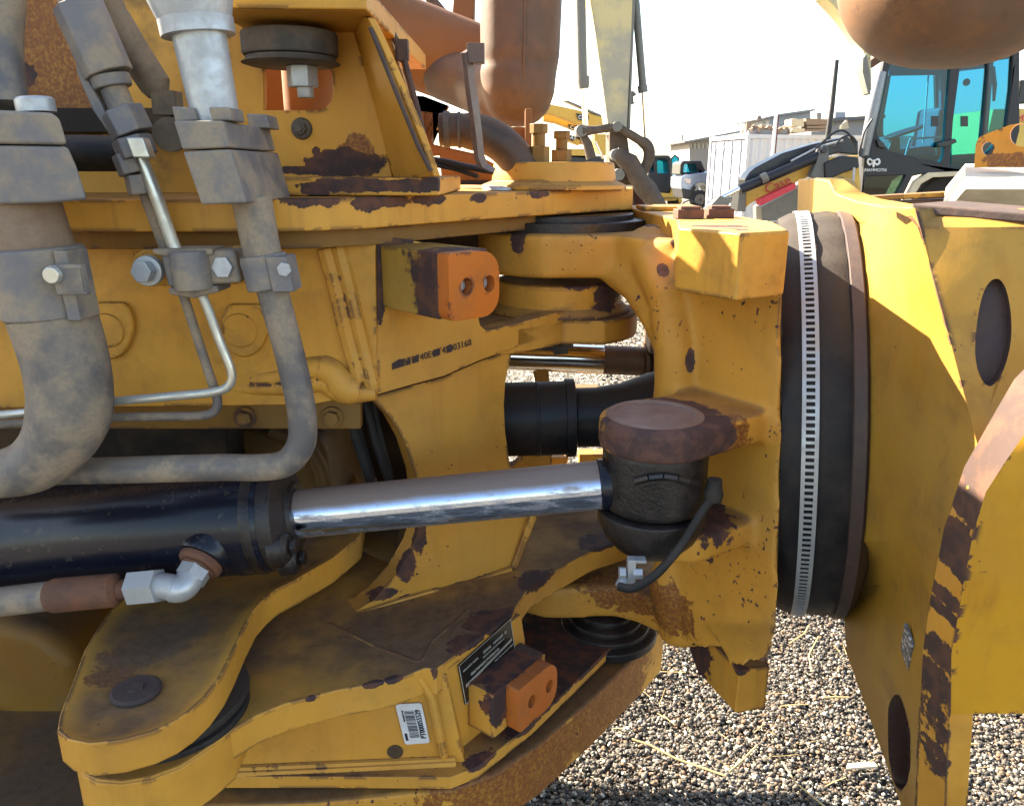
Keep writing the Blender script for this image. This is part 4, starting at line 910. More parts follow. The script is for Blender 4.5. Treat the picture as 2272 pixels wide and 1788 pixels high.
g = G(); sm_ = [PY(1168, -200, ye - e_r*1.0), PY(1165, 0, ye - e_r*1.0), PY(1163, 130, ye - e_r*.98), PY(1160, 200, ye - e_r*.86), PY(1156, 240, ye - e_r*.62), PY(1152, 268, ye - e_r*.3)]
g.tube(sm_, .0045, 8); obj('seam', g, M_rust_tube, exh)
g = G(); t_a, t_b = PY(740, 32, ye + .36), PY(1110, 172, ye + .32); rt_ = 92*S(t_b); g.lathe(t_a, t_b - t_a, [(0, rt_*1.0), ((t_b - t_a).length, rt_*.96)], 48); obj('exhaust_tube', g, M_orange_tube, exh)
g = G(); g.prism([PY(1010, -60, 2.7), PY(1055, -60, 2.7), PY(1050, 90, 2.7), PY(1000, 75, 2.7)], (0, .08, 0)); obj('upper_stay', g, M_orange_tube, exh, .006)
g = G(); g.tube([PY(940, -20, 2.8), PY(1000, 50, 2.8)], .016, 12); obj('thin_stay', g, M_mount, exh)
g = G(); g.prism([PY(1165, 282, 1.75), PY(1168, 360, 1.75), PY(1158, 360, 1.75), PY(1130, 282, 1.75)], (0, .03, 0)); g.box(PY(1172, 310, 1.75), .014, .05, .12); obj('lower_stay', g, M_orange_tube, exh, .002)
eh = thing('rubber_elbow_hose', 'dark brown rubber elbow hose bending down onto the deck below the exhaust', 'hose', PY(1080, 300, 1.6))
g = G(); g.tube([PY(975, 288, 1.62), PY(1010, 288, 1.62), PY(1075, 295, 1.62), PY(1130, 330, 1.62), PY(1165, 385, 1.62), PY(1170, 420, 1.62)], [34*S(PY(1000, 300, 1.62)), 36*S(PY(1000, 300, 1.62))] + [40*S(PY(1000, 300, 1.62))]*4, 24, .04)
obj('hose_body', g, dusty('brown_rubber', (.040, .024, .016), (.13, .07, .04), .5, .45, 0, 12, .7), eh)
g = G(); g.tube([PY(985, 288, 1.62), PY(998, 288, 1.62)], 39*S(PY(1000, 300, 1.62)), 24); g.tube([PY(1016, 289, 1.62), PY(1022, 289, 1.62)], 39*S(PY(1000, 300, 1.62)), 24); obj('hose_clamp', g, M_mount, eh, .001)
g = G(); g.prism([PY(905, 214, 1.8), PY(940, 216, 1.8), PY(992, 236, 1.8), PY(985, 250, 1.8), PY(930, 245, 1.8), PY(935, 350, 1.8), PY(975, 345, 1.8), PY(980, 400, 1.8), PY(1100, 400, 1.8), PY(1100, 365, 1.8), PY(1050, 340, 1.8), PY(960, 320, 1.8), PY(955, 262, 1.8), PY(905, 250, 1.8)], (0, .03, 0)); obj('inner_bracket', g, M_orange_tube, ff, .003)
sk_ = thing('strap_bracket', 'thin steel strap bracket, bent at its foot, standing in front of the exhaust', 'bracket', PY(1065, 385, 1.42))
yb_ = 1.36
g = G(); g.grid([[PY(1022, 118, yb_), PY(1034, 110, yb_ + .03)], [PY(1032, 200, yb_), PY(1048, 198, yb_ + .03)], [PY(1046, 300, yb_), PY(1060, 298, yb_ + .03)], [PY(1051, 350, yb_), PY(1065, 345, yb_ + .03)], [PY(1060, 372, yb_), PY(1072, 364, yb_ + .03)], [PY(1086, 384, yb_), PY(1090, 374, yb_ + .03)]], Vector((.008, -.002, 0)))
g.box(PY(1056, 120, yb_ + .02), .028, .02, .030); obj('strap', g, dusty('dull_brown_steel', (.11, .07, .06), (.2, .13, .09), .4, .4, .6), sk_, .001)

# ================================================================== hydraulic lines over the front frame
yp_ = 1.00
P1 = thing('large_pipe', 'thick dusty grey pipe bending forward below its clamp, with a bolted flange block on top', 'hydraulic line', PY(110, 800, yp_), 'hydraulic lines on the front frame')
s_ = S(PY(110, 800, yp_))
g = G(); g.tube([PY(20, -140, 1.05), PY(0, 120, 1.03), PY(20, 240, 1.01)], [40*s_]*3, 24, .05); obj('upper_pipe', g, M_pipe, P1)
def slab_(pts, y, dep, mat, par, name, bev=.006, lean=False): 
    g = G(); q = [PY(a, b, y) for a, b in pts]; kx = (sum(p.x for p in q)/len(q))/y if lean else 0; g.prism(q, (kx*dep, dep, 0)); return obj(name, g, mat, par, bev, 3)
slab_([(-120, 238), (112, 250), (132, 262), (150, 322), (-120, 318)], yp_ - .055, .12, M_pipe_blue, P1, 'flange_half', .006, True)
slab_([(-120, 321), (150, 325), (170, 370), (194, 444), (100, 452), (-120, 458)], yp_ - .055, .12, M_pipe_blue, P1, 'flange_half', .006, True)
g = G(); bp_ = PY(82, 250, yp_ - .02); g.lathe(bp_, Vector((-.05, 0, 1)), [(0, 36*s_), (.014, 36*s_), (.017, 31*s_)], 24); obj('flange_bolt', g, M_zinc, P1, .001)
pc = [PY(50, 440, yp_), PY(85, 560, yp_), PY(116, 700, yp_), PY(150, 820, yp_ - .002), PY(152, 925, yp_ - .004), PY(100, 1012, yp_ - .008), PY(0, 1052, yp_ - .01), PY(-220, 1060, yp_)]
pr1 = [76*s_, 80*s_, 90*s_, 88*s_, 87*s_, 70*s_, 55*s_, 55*s_]
# smooth centre line
def smooth(pts, rad, n=8):
    P, Q = [], []
    pts = [Vector(p) for p in pts]; k = len(pts)
    for i in range(k-1):
        p0, p1, p2, p3 = pts[max(i-1, 0)], pts[i], pts[i+1], pts[min(i+2, k-1)]
        for j in range(n):
            t = j/n; P.append(.5*((2*p1) + (p2-p0)*t + (2*p0 - 5*p1 + 4*p2 - p3)*t*t + (3*p1 - p0 - 3*p2 + p3)*t**3)); Q.append(rad[i] + (rad[i+1]-rad[i])*t)
    P.append(pts[-1]); Q.append(rad[-1]); return P, Q
P_, Q_ = smooth(pc[2:], pr1[2:]); g = G(); g.tube(P_, Q_, 36); obj('bent_pipe', g, M_pipe, P1)
g = G(); g.tube([PY(40, 440, yp_), PY(78, 560, yp_)], [78*s_, 80*s_], 32); obj('rusty_stub', g, dusty('rusty_dusty_pipe', (.15, .085, .055), (.27, .20, .14), .6, .7, 0, 12), P1)
dcl = (pc[2] - pc[1]).normalized(); cl0 = PY(80, 548, yp_); L_ = (PY(112, 702, yp_) - cl0).length
g = G(); g.lathe(cl0, dcl, [(0, 84*s_), (.002, 92*s_), (L_ - .002, 94*s_), (L_, 88*s_)], 48)
g.box(cl0 + dcl*(L_*.5) + X_*(86*s_) + Y_*-.015, 28*s_, .05, L_*.98, (X_, Y_, -dcl)); g.box(PY(158, 620, yp_ - .052), 62*s_, .012, 62*s_, (X_, Y_, -dcl)); obj('pipe_clamp', g, M_pipe_blue, P1, .003)
g = G(); g.box(PY(160, 622, yp_ - .0585), 44*s_, .004, 46*s_, (X_, Y_, -dcl)); obj('clamp_window', g, M_pipe, P1); g = G(); g.lathe(PY(118, 610, yp_ - .060), -Y_, [(0, 20*s_), (.006, 16*s_)], 20); obj('clamp_stud', g, M_bright_tube, P1, .001)

P2 = thing('medium_pipe', 'grey pipe with a two-piece flange block, turning left under the thin tubes', 'hydraulic line', PY(600, 700, 1.03), 'hydraulic lines on the front frame')
y2 = 1.03; s2 = S(PY(600, 700, y2))
g = G(); g.tube([PY(405, -140, y2), PY(422, 0, y2), PY(436, 50, y2)], [88*s2, 82*s2, 70*s2], 32); g.tube([PY(434, 44, y2), PY(441, 80, y2)], [73*s2, 72*s2], 32); obj('hose_ferrule', g, M_zinc, P2, ang=30)
g = G(); g.tube([PY(440, 70, y2), PY(482, 275, y2)], [53*s2, 47*s2], 32); obj('bright_stub', g, M_zinc, P2)
slab_([(380, 236), (430, 240), (440, 268), (388, 270)], y2 - .03, .05, M_pipe_blue, P2, 'flange_tab', .003); slab_([(546, 252), (590, 254), (598, 285), (552, 285)], y2 + .08, .05, M_pipe_blue, P2, 'flange_tab', .003)
slab_([(462, 238), (508, 238), (514, 268), (470, 268)], y2 - .045, .05, M_pipe_blue, P2, 'flange_tab', .003)
slab_([(384, 268), (493, 268), (509, 328), (404, 333)], y2 - .06, .19, M_pipe_blue, P2, 'flange_half', .004)
slab_([(404, 336), (510, 331), (546, 452), (446, 455)], y2 - .06, .20, M_pipe_blue, P2, 'flange_base', .005)
c2 = [PY(558, 440, y2), PY(582, 560, y2), PY(606, 650, y2), PY(640, 775, y2), PY(662, 870, y2), PY(671, 930, y2), PY(668, 985, y2), PY(636, 1026, y2), PY(580, 1037, y2), PY(480, 1037, y2), PY(300, 1042, y2), PY(100, 1048, y2 + .03), PY(-150, 1060, y2 + .05)]
r2 = [42*s2, 40*s2, 34*s2, 33*s2, 33*s2, 33*s2, 33*s2, 32*s2, 32*s2, 32*s2, 32*s2, 31*s2, 31*s2]
P_, Q_ = smooth(c2, r2, 6); g = G(); g.tube(P_, Q_, 28); obj('bent_pipe', g, M_pipe, P2)
dc2 = (c2[2] - c2[0]).normalized(); k0 = PY(583, 565, y2); L2 = (PY(603, 640, y2) - k0).length
g = G(); g.lathe(k0, dc2, [(0, 46*s2), (.002, 49*s2), (L2 - .002, 49*s2), (L2, 46*s2)], 32); g.box(k0 + dc2*L2*.5 + X_*(42*s2) - Y_*.008, 44*s2, .045, L2, (X_, Y_, -dc2)); obj('pipe_clamp', g, M_pipe_blue, P2, .003)
g = G(); g.hexa(PY(632, 597, y2 - .031), -Y_, 15*s2, .005); obj('clamp_bolt', g, M_zinc, P2)

P3 = thing('thin_bright_tube', 'thin bright steel tube below the stacked nut fitting, bent left at its lower end', 'hydraulic line', PY(480, 800, 1.05), 'hydraulic lines on the front frame')
y3 = 1.05; s3 = S(PY(400, 600, y3))
g = G(); g.tube([PY(150, -120, y3), PY(168, 0, y3), PY(178, 20, y3)], [34*s3]*3, 20); obj('hose_body', g, M_pipe, P3)
g = G(); a, b = PY(172, 10, y3), PY(248, 180, y3); g.hexa(a, b - a, 50*s3, (b - a).length*.92, .3, 8); g.tube([PY(243, 168, y3), PY(252, 196, y3)], [40*s3, 38*s3], 20); obj('hose_ferrule', g, M_pipe_blue, P3, .003)
g = G(); g.prism([PY(x, y, y3 - .01) for x, y in ((164, 125), (180, 150), (225, 232), (250, 292), (240, 296), (205, 245), (170, 165))], (0, .05, 0)); obj('ferrule_strap', g, M_pipe_blue, P3, .003)
g = G(); g.tube([PY(252, 196, y3), PY(274, 250, y3)], 27*s3, 20); obj('neck', g, M_pipe, P3)
for (a0, b0, a1, b1, r_, nm) in ((268, 244, 296, 300, 45, 'union_nut'), (290, 306, 308, 350, 42, 'union_nut'), (280, 340, 298, 386, 32, 'union_nut'), (302, 388, 312, 432, 26, 'union_nut')):
    a, b = PY(a0, b0, y3), PY(a1, b1, y3); g = G(); g.hexa(a, b - a, r_*s3, (b - a).length, .5); obj(nm, g, M_pipe_blue, P3, .003)
a, b = PY(305, 305, y3 - .028), PY(322, 352, y3 - .028); g = G(); g.box((a + b)/2, 36*s3, .02, (b - a).length*.95, (X_, Y_, (a - b).normalized())); obj('bright_nut', g, M_bright_tube, P3, .003)
P_, Q_ = smooth([PY(314, 352, y3), PY(352, 450, y3), PY(388, 550, y3), PY(420, 610, y3), PY(455, 670, y3), PY(487, 755, y3), PY(514, 825, y3), PY(506, 857, y3), PY(470, 870, y3), PY(380, 879, y3), PY(240, 892, y3), PY(60, 915, y3 + .02), PY(-120, 930, y3 + .02)], [14*s3]*3 + [10.5*s3]*10, 6); g = G(); g.tube(P_, Q_, 16); obj('bent_tube', g, M_bright_tube, P3)
P4 = thing('thin_dark_tube', 'thin dusty dark tube beside the bright one, turning left just below it', 'hydraulic line', PY(430, 800, 1.07), 'hydraulic lines on the front frame')
y4 = 1.07
g = G(); g.tube([PY(210, -120, 1.12), PY(242, -5, 1.12), PY(262, 50, 1.12)], [26*s3]*3, 20); g.tube([PY(255, 35, 1.12), PY(292, 110, 1.12), PY(345, 190, 1.12), PY(352, 215, 1.12)], [30*s3, 36*s3, 34*s3, 22*s3], 20); g.tube([PY(350, 210, 1.12), PY(375, 262, 1.12)], 10*s3, 12); g.box(PY(372, 230, 1.12), .03, .03, .03); g.lathe(PY(380, 300, 1.12), Vector((.3, -1, 0)), [(0, .022), (.02, .022)], 16); obj('hose_ferrule', g, dusty('brown_hose', (.085, .065, .050), (.2, .16, .11), .6, .7), P4)
P_, Q_ = smooth([PY(318, 420, y4), PY(345, 490, y4), PY(372, 560, y4), PY(405, 650, y4), PY(438, 750, y4), PY(466, 835, y4), PY(482, 885, y4), PY(476, 912, y4), PY(445, 922, y4), PY(360, 924, y4), PY(240, 927, y4), PY(60, 938, y4 + .03), PY(-120, 950, y4 + .03)], [14*s3]*3 + [11*s3]*10, 6); g = G(); g.tube(P_, Q_, 16); obj('bent_tube', g, M_pipe, P4)
# clamp holding both thin tubes
CB = thing('tube_clamp', 'cast grey clamp with two zinc bolts on a yellow strip, holding the two thin tubes', 'pipe clamp', PY(430, 600, 1.05))
g = G(); g.prism([PY(x, y, 1.085) for x, y in ((292, 590), (298, 566), (316, 554), (540, 545), (546, 630), (330, 636), (306, 622))], (0, .012, 0)); obj('backing_strip', g, M_yel, CB, .003)
slab_([(352, 556), (520, 556), (536, 628), (372, 640)], 1.035, .045, M_pipe_blue, CB, 'clamp_half', .008)
g = G(); a, b = PY(418, 556, 1.035), PY(432, 642, 1.035); g.tube([a, b], 42*s3, 24); obj('clamp_saddle', g, M_pipe_blue, CB, .003)
g = G(); g.prism([PY(x, y, 1.03) for x, y in ((336, 553), (470, 552), (472, 566), (380, 572), (340, 564))], (0, .05, 0)); g.prism([PY(x, y, 1.03) for x, y in ((372, 640), (480, 634), (486, 648), (430, 662), (376, 654))], (0, .05, 0)); obj('clamp_lip', g, M_pipe, CB, .003)
for bx, by in ((325, 602), (503, 592)):
    p = PY(bx, by, 1.045); g = G(); g.lathe(p + Y_*.012, -Y_, [(0, 34*s3), (.012, 33*s3)], 24); g.hexa(p, Vector((-.15, -1, .05)), 25*s3, .014, .3); obj('clamp_bolt', g, M_zinc, CB, .0015)
HB = thing('black_hose', 'short black rubber hose running level behind the stacked fittings', 'hose', PY(210, 340, 1.2))
g = G(); g.tube([PY(60, 336, 1.2), PY(200, 338, 1.2), PY(300, 340, 1.2)], .024, 20); g.tube([PY(60, 362, 1.2), PY(200, 362, 1.2), PY(300, 362, 1.2)], .012, 16); obj('hose_body', g, M_rubber, HB)
# ================================================================== ground, gravel, straw
k = NT('gravel_ground'); vo = k.n('TexVoronoi', {'Vector': k.P, 'Scale': 62, 'Randomness': 1.0}); vo2 = k.n('TexVoronoi', {'Vector': k.P, 'Scale': 24})
cc = k.mix(k.step(k.noise(3, 4), .3, .7), (.13, .115, .092), (.20, .175, .14)); cc = k.mix(k.step(vo.outputs['Distance'], .25, .6), cc, (.020, .017, .014))
rr0 = k.n('SeparateXYZ', {0: vo.outputs['Color']}).outputs[0]; cc = k.mix(k.step(rr0, .72, .9), cc, (.50, .44, .34))
hh_ = k.math('ADD', k.math('MULTIPLY', vo.outputs['Distance'], -1.0), k.math('MULTIPLY', vo2.outputs['Distance'], -.8))
M_ground = k.bsdf(cc, .95, 0, hh_, 1.0, .02)
g = G(); g.add([(-600, -60, 0), (700, -60, 0), (700, 1500, 0), (-600, 1500, 0)], [(0, 1, 2, 3)])
gr = obj('ground', g, M_ground, smooth=False); gr['kind'] = 'structure'

def stones(n, xr, yr, smin, smax, name, mat, wedge=None, seed=1):
    r = np.random.default_rng(seed)
    phi = (1 + 5**.5)/2
    iv = np.array([(-1,phi,0),(1,phi,0),(-1,-phi,0),(1,-phi,0),(0,-1,phi),(0,1,phi),(0,-1,-phi),(0,1,-phi),(phi,0,-1),(phi,0,1),(-phi,0,-1),(-phi,0,1)])/math.sqrt(1+phi*phi)
    fc = np.array([(0,11,5),(0,5,1),(0,1,7),(0,7,10),(0,10,11),(1,5,9),(5,11,4),(11,10,2),(10,7,6),(7,1,8),(3,9,4),(3,4,2),(3,2,6),(3,6,8),(3,8,9),(4,9,5),(2,4,11),(6,2,10),(8,6,7),(9,8,1)])
    x = r.uniform(*xr, n); y = r.uniform(*yr, n)
    if wedge: keep = (x > wedge[0]*y) & (x < wedge[1]*y); x, y = x[keep], y[keep]
    n = len(x); s = smin + (smax - smin)*r.random(n)**2.6
    sc3 = np.stack([r.uniform(.7, 1.5, n), r.uniform(.65, 1.2, n), r.uniform(.45, .9, n)], 1)*s[:, None]
    jit = 1 + r.uniform(-.36, .34, (n, 12, 1)); V = iv[None]*jit*sc3[:, None, :]
    a = r.uniform(0, 2*np.pi, n); b = r.uniform(-.6, .6, n); ca, sa, cb_, sb_ = np.cos(a), np.sin(a), np.cos(b), np.sin(b)
    Y = V[..., 1]*cb_[:, None] - V[..., 2]*sb_[:, None]; Z = V[..., 1]*sb_[:, None] + V[..., 2]*cb_[:, None]; X = V[..., 0]
    bump_ = .010*np.sin(x*9 + 1.3*np.sin(y*7))*np.sin(y*8) + .010
    V = np.stack([X*ca[:, None] - Y*sa[:, None] + x[:, None], X*sa[:, None] + Y*ca[:, None] + y[:, None], Z + (np.maximum(bump_, 0)*r.uniform(.2, 1, n) + s*.25)[:, None]], 2).reshape(-1, 3)
    Fc = (fc[None] + 12*np.arange(n)[:, None, None]).reshape(-1)
    me = bpy.data.meshes.new(name); me.vertices.add(len(V)); me.vertices.foreach_set('co', V.reshape(-1)); nf = n*20
    me.loops.add(nf*3); me.loops.foreach_set('vertex_index', Fc.astype(np.int32)); me.polygons.add(nf); me.polygons.foreach_set('loop_start', np.arange(nf, dtype=np.int32)*3)
    me.update(calc_edges=True); me.validate(); me.materials.append(mat); o = new_obj(name, me, None); o['kind'] = 'stuff'; return o
k = NT('gravel_stone'); isl = k.geo.outputs['Random Per Island']; 
ramp = k.mix(k.step(isl, 0, 1), (.016, .0145, .013), (.195, .175, .150)); ramp = k.mix(k.step(isl, .78, .92), ramp, (.60, .555, .47)); ramp = k.mix(k.step(k.math('FRACT', k.math('MULTIPLY', isl, 37.0)), .80, .9), ramp, (.19, .105, .055))
M_stone = k.bsdf(k.mix(k.step(k.noise(160, 4), .35, .7), ramp, (.06, .05, .04)), .8, 0, k.noise(240, 3), .4, .002)
stones(84000, (-.1, 2.2), (1.6, 3.05), .0019, .0084, 'gravel', M_stone, seed=3)
stones(9000, (.2, 2.6), (4.0, 13.0), .007, .017, 'gravel', M_stone, (.12, .24), seed=5)
M_straw = plain('dry_straw', (.50, .37, .17), .7, 0, .35)
g = G()
for i in range(120):
    x, y = random.uniform(-.1, 2.2), random.uniform(1.6, 3.0); a = random.uniform(0, 6.28); L = random.uniform(.02, .10); z = random.uniform(.018, .03)
    p = Vector((x, y, z)); d = Vector((math.cos(a), math.sin(a), random.uniform(-.1, .25))); g.tube([p, p + d*L*.5 + Vector((0, 0, random.uniform(-.002, .004))), p + d*L], random.uniform(.0006, .0016), 4)
o = obj('straw_litter', g, M_straw, smooth=False); o['kind'] = 'stuff'
for i, (pts, r_, lb) in enumerate((
    (((1402, 1640), (1440, 1650), (1500, 1680), (1610, 1718)), .0030, 'longest pale straw stalk on the gravel below the yoke foot, thick at one end'),
    (((1680, 1655), (1645, 1690), (1618, 1712)), .0026, 'short thick straw stalk beside the longest one, lying crosswise to it'),
    (((1735, 1690), (1765, 1735), (1830, 1786)), .0022, 'thin straw stalk near the bulkhead tip, running towards the lower picture edge'),
    (((1795, 1385), (1785, 1405), (1752, 1425)), .0026, 'curved straw stalk on the gravel under the rubber boot'),
    (((1800, 1490), (1795, 1450), (1816, 1412)), .0020, 'pale bent straw stalk between yoke foot and bulkhead'),
    (((1825, 1548), (1850, 1545), (1884, 1546)), .0028, 'flat straw stalk touching the bulkhead edge in the picture'),
    (((2110, 1660), (2140, 1650), (2170, 1652)), .0030, 'straw stalk lying right of the chipped side plate edge'))):
    g = G(); g.tube([PZ(x, y, .034) + Vector((0, 0, random.uniform(-.004, .004))) for x, y in pts], r_, 6); o = obj('straw_stalk', g, M_straw); tag(o, lb, 'straw', 'loose straw stalks on the gravel')
g = G(); p = PZ(1910, 1708, .03); g.prism([p + Vector((-.04, 0, 0)), p + Vector((.045, .004, .004)), p + Vector((.04, .018, .006)), p + Vector((-.03, .016, .002))], (0, 0, .006)); o = obj('wood_chip', g, plain('pale_wood', (.55, .47, .34), .7)); tag(o, 'pale flat wood chip on the gravel left of the bulkhead tip', 'wood chip')

# ================================================================== background: yard machines and buildings
M_glass = glass('teal_glass', (.05, .46, .60)); M_glass2 = glass('clear_blue_glass', (.45, .72, .85), .2)
M_ppale = dusty('faded_pale_yellow', (.55, .455, .235), (.25, .25, .26), .7, .6, 0, 2.5, .2, .3)
M_byel = plain('machine_yellow', (.62, .36, .06), .5); M_bblk = plain('machine_black', (.016, .016, .018), .4); M_bbrown = rusty('worn_linkage_steel', (.060, .038, .026), (.105, .070, .043), .7, 5, (.04, .026, .02))
M_bgrey = plain('cylinder_grey', (.16, .15, .13), .5); M_cont = plain('container_grey_white', (.55, .56, .60), .6, 0, .08); M_contd = plain('container_shadow_gap', (.10, .07, .09), .7)
M_red = plain('red_paint', (.55, .025, .04), .45); M_tire = plain('tyre_rubber', (.018, .018, .020), .85); M_wood = plain('weathered_timber', (.30, .21, .15), .8, 0, .4)
M_roof = plain('grey_metal_roof', (.22, .22, .23), .6); M_wallb = plain('grey_blue_wall', (.30, .32, .35), .8); M_wallg = plain('grey_brown_wall', (.30, .26, .23), .8, 0, .3); M_win = plain('pale_window', (.7, .66, .5), .3)
M_cream = plain('cream_paint', (.60, .50, .34), .5); M_silver = plain('silver_blue_paint', (.30, .36, .46), .25, .5); M_whiteb = plain('white_lettering', (.8, .8, .8), .5)
def pz(P_, pts, dep, mat, par, name, bev=0.0, holes=()):
    g = G(); g.prism([P_(x, y) for x, y in pts], (0, dep, 0), [[P_(x, y) for x, y in h] for h in holes]); return obj(name, g, mat, par, bev)
def tb(P_, pts, rpx, mat, par, name, bend=0.0, seg=12):
    g = G(); q = [P_(x, y) for x, y in pts]; g.tube(q, [r_*S(q[0]) for r_ in rpx] if hasattr(rpx, '__len__') else rpx*S(q[0]), seg, bend); return obj(name, g, mat, par)
# --- the excavator stick with its linkage, standing behind the deck
E = YP(9.0); s9 = S(E(1350, 200)); z0 = E(1350, 300)
ex = thing('pale_excavator', 'tall faded yellow excavator arm with two ram cylinders and rusty bucket linkage', 'excavator', (z0.x, 9.0, 0))
pz(E, [(1298, -60), (1410, -60), (1404, 60), (1396, 200), (1392, 292), (1350, 292), (1338, 200), (1318, 60)], .45, M_ppale, ex, 'stick', .03)
pz(E, [(1404, -60), (1412, -60), (1403, 160), (1399, 285), (1393, 290), (1397, 200)], .30, M_bgrey, ex, 'stick_side', .01)
tb(E, [(1286, -80), (1292, 172)], 12, M_bgrey, ex, 'cylinder_barrel'); tb(E, [(1294, 170), (1295, 185), (1296, 197)], [14, 14, 11], M_bgrey, ex, 'cylinder_gland'); tb(E, [(1295, 190), (1299, 280)], 6, M_chrome2, ex, 'cylinder_rod')
E2 = YP(9.25); tb(E2, [(1402, -80), (1411, 10), (1420, 120), (1427, 202)], [8, 9, 9, 9], M_bgrey, ex, 'cylinder_barrel'); tb(E2, [(1425, 190), (1427, 206)], 11, M_bgrey, ex, 'cylinder_gland'); tb(E2, [(1427, 200), (1433, 308)], 4.5, M_chrome2, ex, 'cylinder_rod')
tb(E2, [(1330, -40), (1334, 60), (1345, 170), (1362, 215)], 2.5, M_bgrey, ex, 'hose_line'); tb(E2, [(1318, -40), (1326, 60), (1340, 150), (1348, 260)], 1.6, M_chrome2, ex, 'hose_line')
pz(E2, [(1394, 205), (1405, 202), (1413, 210), (1405, 216), (1406, 226), (1409, 230), (1394, 233)], .1, M_bgrey, ex, 'bracket')
pz(E, [(1352, 292), (1391, 292), (1397, 340), (1405, 400), (1408, 460), (1398, 480), (1372, 470), (1362, 400), (1352, 350)], .35, M_bbrown, ex, 'stick_tip', .02)
tb(YP(8.85), [(1292, 291), (1320, 289), (1372, 281)], [13, 9, 10], M_bbrown, ex, 'link_bar'); 
for x, y, r_ in ((1291, 290, 13), (1370, 281, 11), (1369, 344, 13), (1374, 388, 13)): q = YP(8.8)(x, y); g = G(); g.lathe(q, Y_, [(0, r_*s9), (.25, r_*s9)], 20); obj('link_pin', g, M_bgrey, ex, .01)
tb(YP(8.9), [(1290, 295), (1304, 320), (1312, 352)], [8, 11, 12], M_bbrown, ex, 'link_bar'); tb(YP(8.9), [(1372, 282), (1410, 306), (1436, 322), (1442, 340), (1436, 365), (1418, 392)], [8, 10, 13, 13, 12, 12], M_bbrown, ex, 'curved_link', .05)
tb(YP(8.85), [(1365, 340), (1395, 360), (1430, 420), (1466, 466)], [14, 22, 21, 15], M_bbrown, ex, 'bucket_link'); tb(E, [(1400, 370), (1440, 420), (1470, 470)], [12, 19, 16], M_bbrown, ex, 'bucket_link')
pz(YP(9.3), [(1395, 400), (1425, 430), (1445, 490), (1390, 490)], .3, rusty('dark_red_steel', (.10, .025, .022), (.07, .03, .025)), ex, 'bucket_back')
tb(YP(9.1), [(1320, 314), (1338, 352)], 3, M_chrome2, ex, 'cylinder_rod'); tb(YP(9.1), [(1347, 300), (1358, 335)], 3, M_chrome2, ex, 'cylinder_rod')
# --- three more yellow booms far behind
def boom(y, outline, badge, lb, extra=(), txt=True, rot=.2):
    B = YP(y); c = B(1290, 320); t = thing('excavator_boom', lb, 'excavator', (c.x, y, 0), 'yellow excavator booms in the far row')
    pz(B, outline, .7, M_byel, t, 'boom_plate', .05)
    pz(YP(y - .05), badge, .04, M_bblk, t, 'badge')
    x0, y0 = badge[0]; o_ = YP(y - .07)(x0 + 4, (badge[0][1] + badge[-1][1])/2 + 4)
    text('CAT', M_whiteb, t, o_, Vector((1, 0, -rot)), Vector((rot, 0, 1)), 11*S(o_), depth=.01)
    for pts, m, nm in extra: pz(B, pts, .4, m, t, nm)
    return t
boom(26, [(1200, 228), (1224, 232), (1280, 244), (1346, 262), (1352, 290), (1305, 284), (1226, 254), (1200, 250)], [(1278, 252), (1306, 256), (1306, 268), (1283, 267)], 'topmost of three yellow excavator booms seen between exhaust and pale arm', [([(1250, 224), (1262, 224), (1300, 240), (1345, 260), (1343, 263), (1296, 244)], M_bgrey, 'boom_cylinder')])
boom(27, [(1205, 254), (1228, 254), (1292, 275), (1282, 292), (1232, 273), (1205, 268)], [(1260, 276), (1290, 280), (1288, 290), (1264, 288)], 'middle one of three yellow excavator booms, below the topmost')
boom(24, [(1252, 300), (1292, 302), (1300, 318), (1284, 322), (1252, 310)], [(1253, 298), (1278, 302), (1272, 314), (1255, 308)], 'lowest and shortest of three yellow excavator booms, with an orange end', [([(1278, 304), (1294, 306), (1294, 321), (1274, 314)], M_red, 'stripe')])
B = YP(22); q = B(1300, 340); t = thing('low_excavator', 'yellow excavator base panel behind the pale arm linkage', 'excavator', (q.x, 22, 0)); pz(B, [(1259, 331), (1298, 331), (1300, 351), (1259, 348)], .8, M_byel, t, 'side_panel'); pz(B, [(1319, 298), (1346, 298), (1348, 344), (1330, 340), (1319, 320)], .8, M_byel, t, 'boom_foot'); pz(B, [(1252, 345), (1340, 347), (1345, 480), (1252, 480)], .8, M_bblk, t, 'undercarriage')
# --- compact loader with open door
q = YP(34)(1470, 440); cl = thing('compact_loader', 'small yellow and black compact loader with its glass door swung open', 'loader', (q.x, 34, 0)); Lq = YP(34)
pz(Lq, [(1440, 452), (1437, 400), (1441, 352), (1452, 345), (1484, 345), (1490, 352), (1488, 428), (1475, 430), (1462, 428)], 1.2, M_bblk, cl, 'cab_frame', .05, [[(1458, 358), (1468, 354), (1482, 358), (1484, 385), (1459, 385)], [(1444, 360), (1450, 357), (1451, 380), (1444, 382)]])
pz(YP(34.1), [(1456, 352), (1486, 352), (1486, 388), (1456, 388)], .03, M_glass, cl, 'window'); pz(YP(34.1), [(1442, 355), (1453, 355), (1453, 384), (1442, 384)], .03, M_glass, cl, 'window')
pz(YP(33), [(1488, 352), (1497, 343), (1507, 350), (1509, 400), (1500, 425), (1490, 420)], .05, M_bblk, cl, 'door', 0, [[(1491, 354), (1497, 347), (1505, 352), (1507, 398), (1499, 420), (1492, 415)]]); pz(YP(33.03), [(1489, 353), (1497, 344), (1506, 351), (1508, 399), (1499, 424), (1490, 419)], .02, M_glass, cl, 'door_glass')
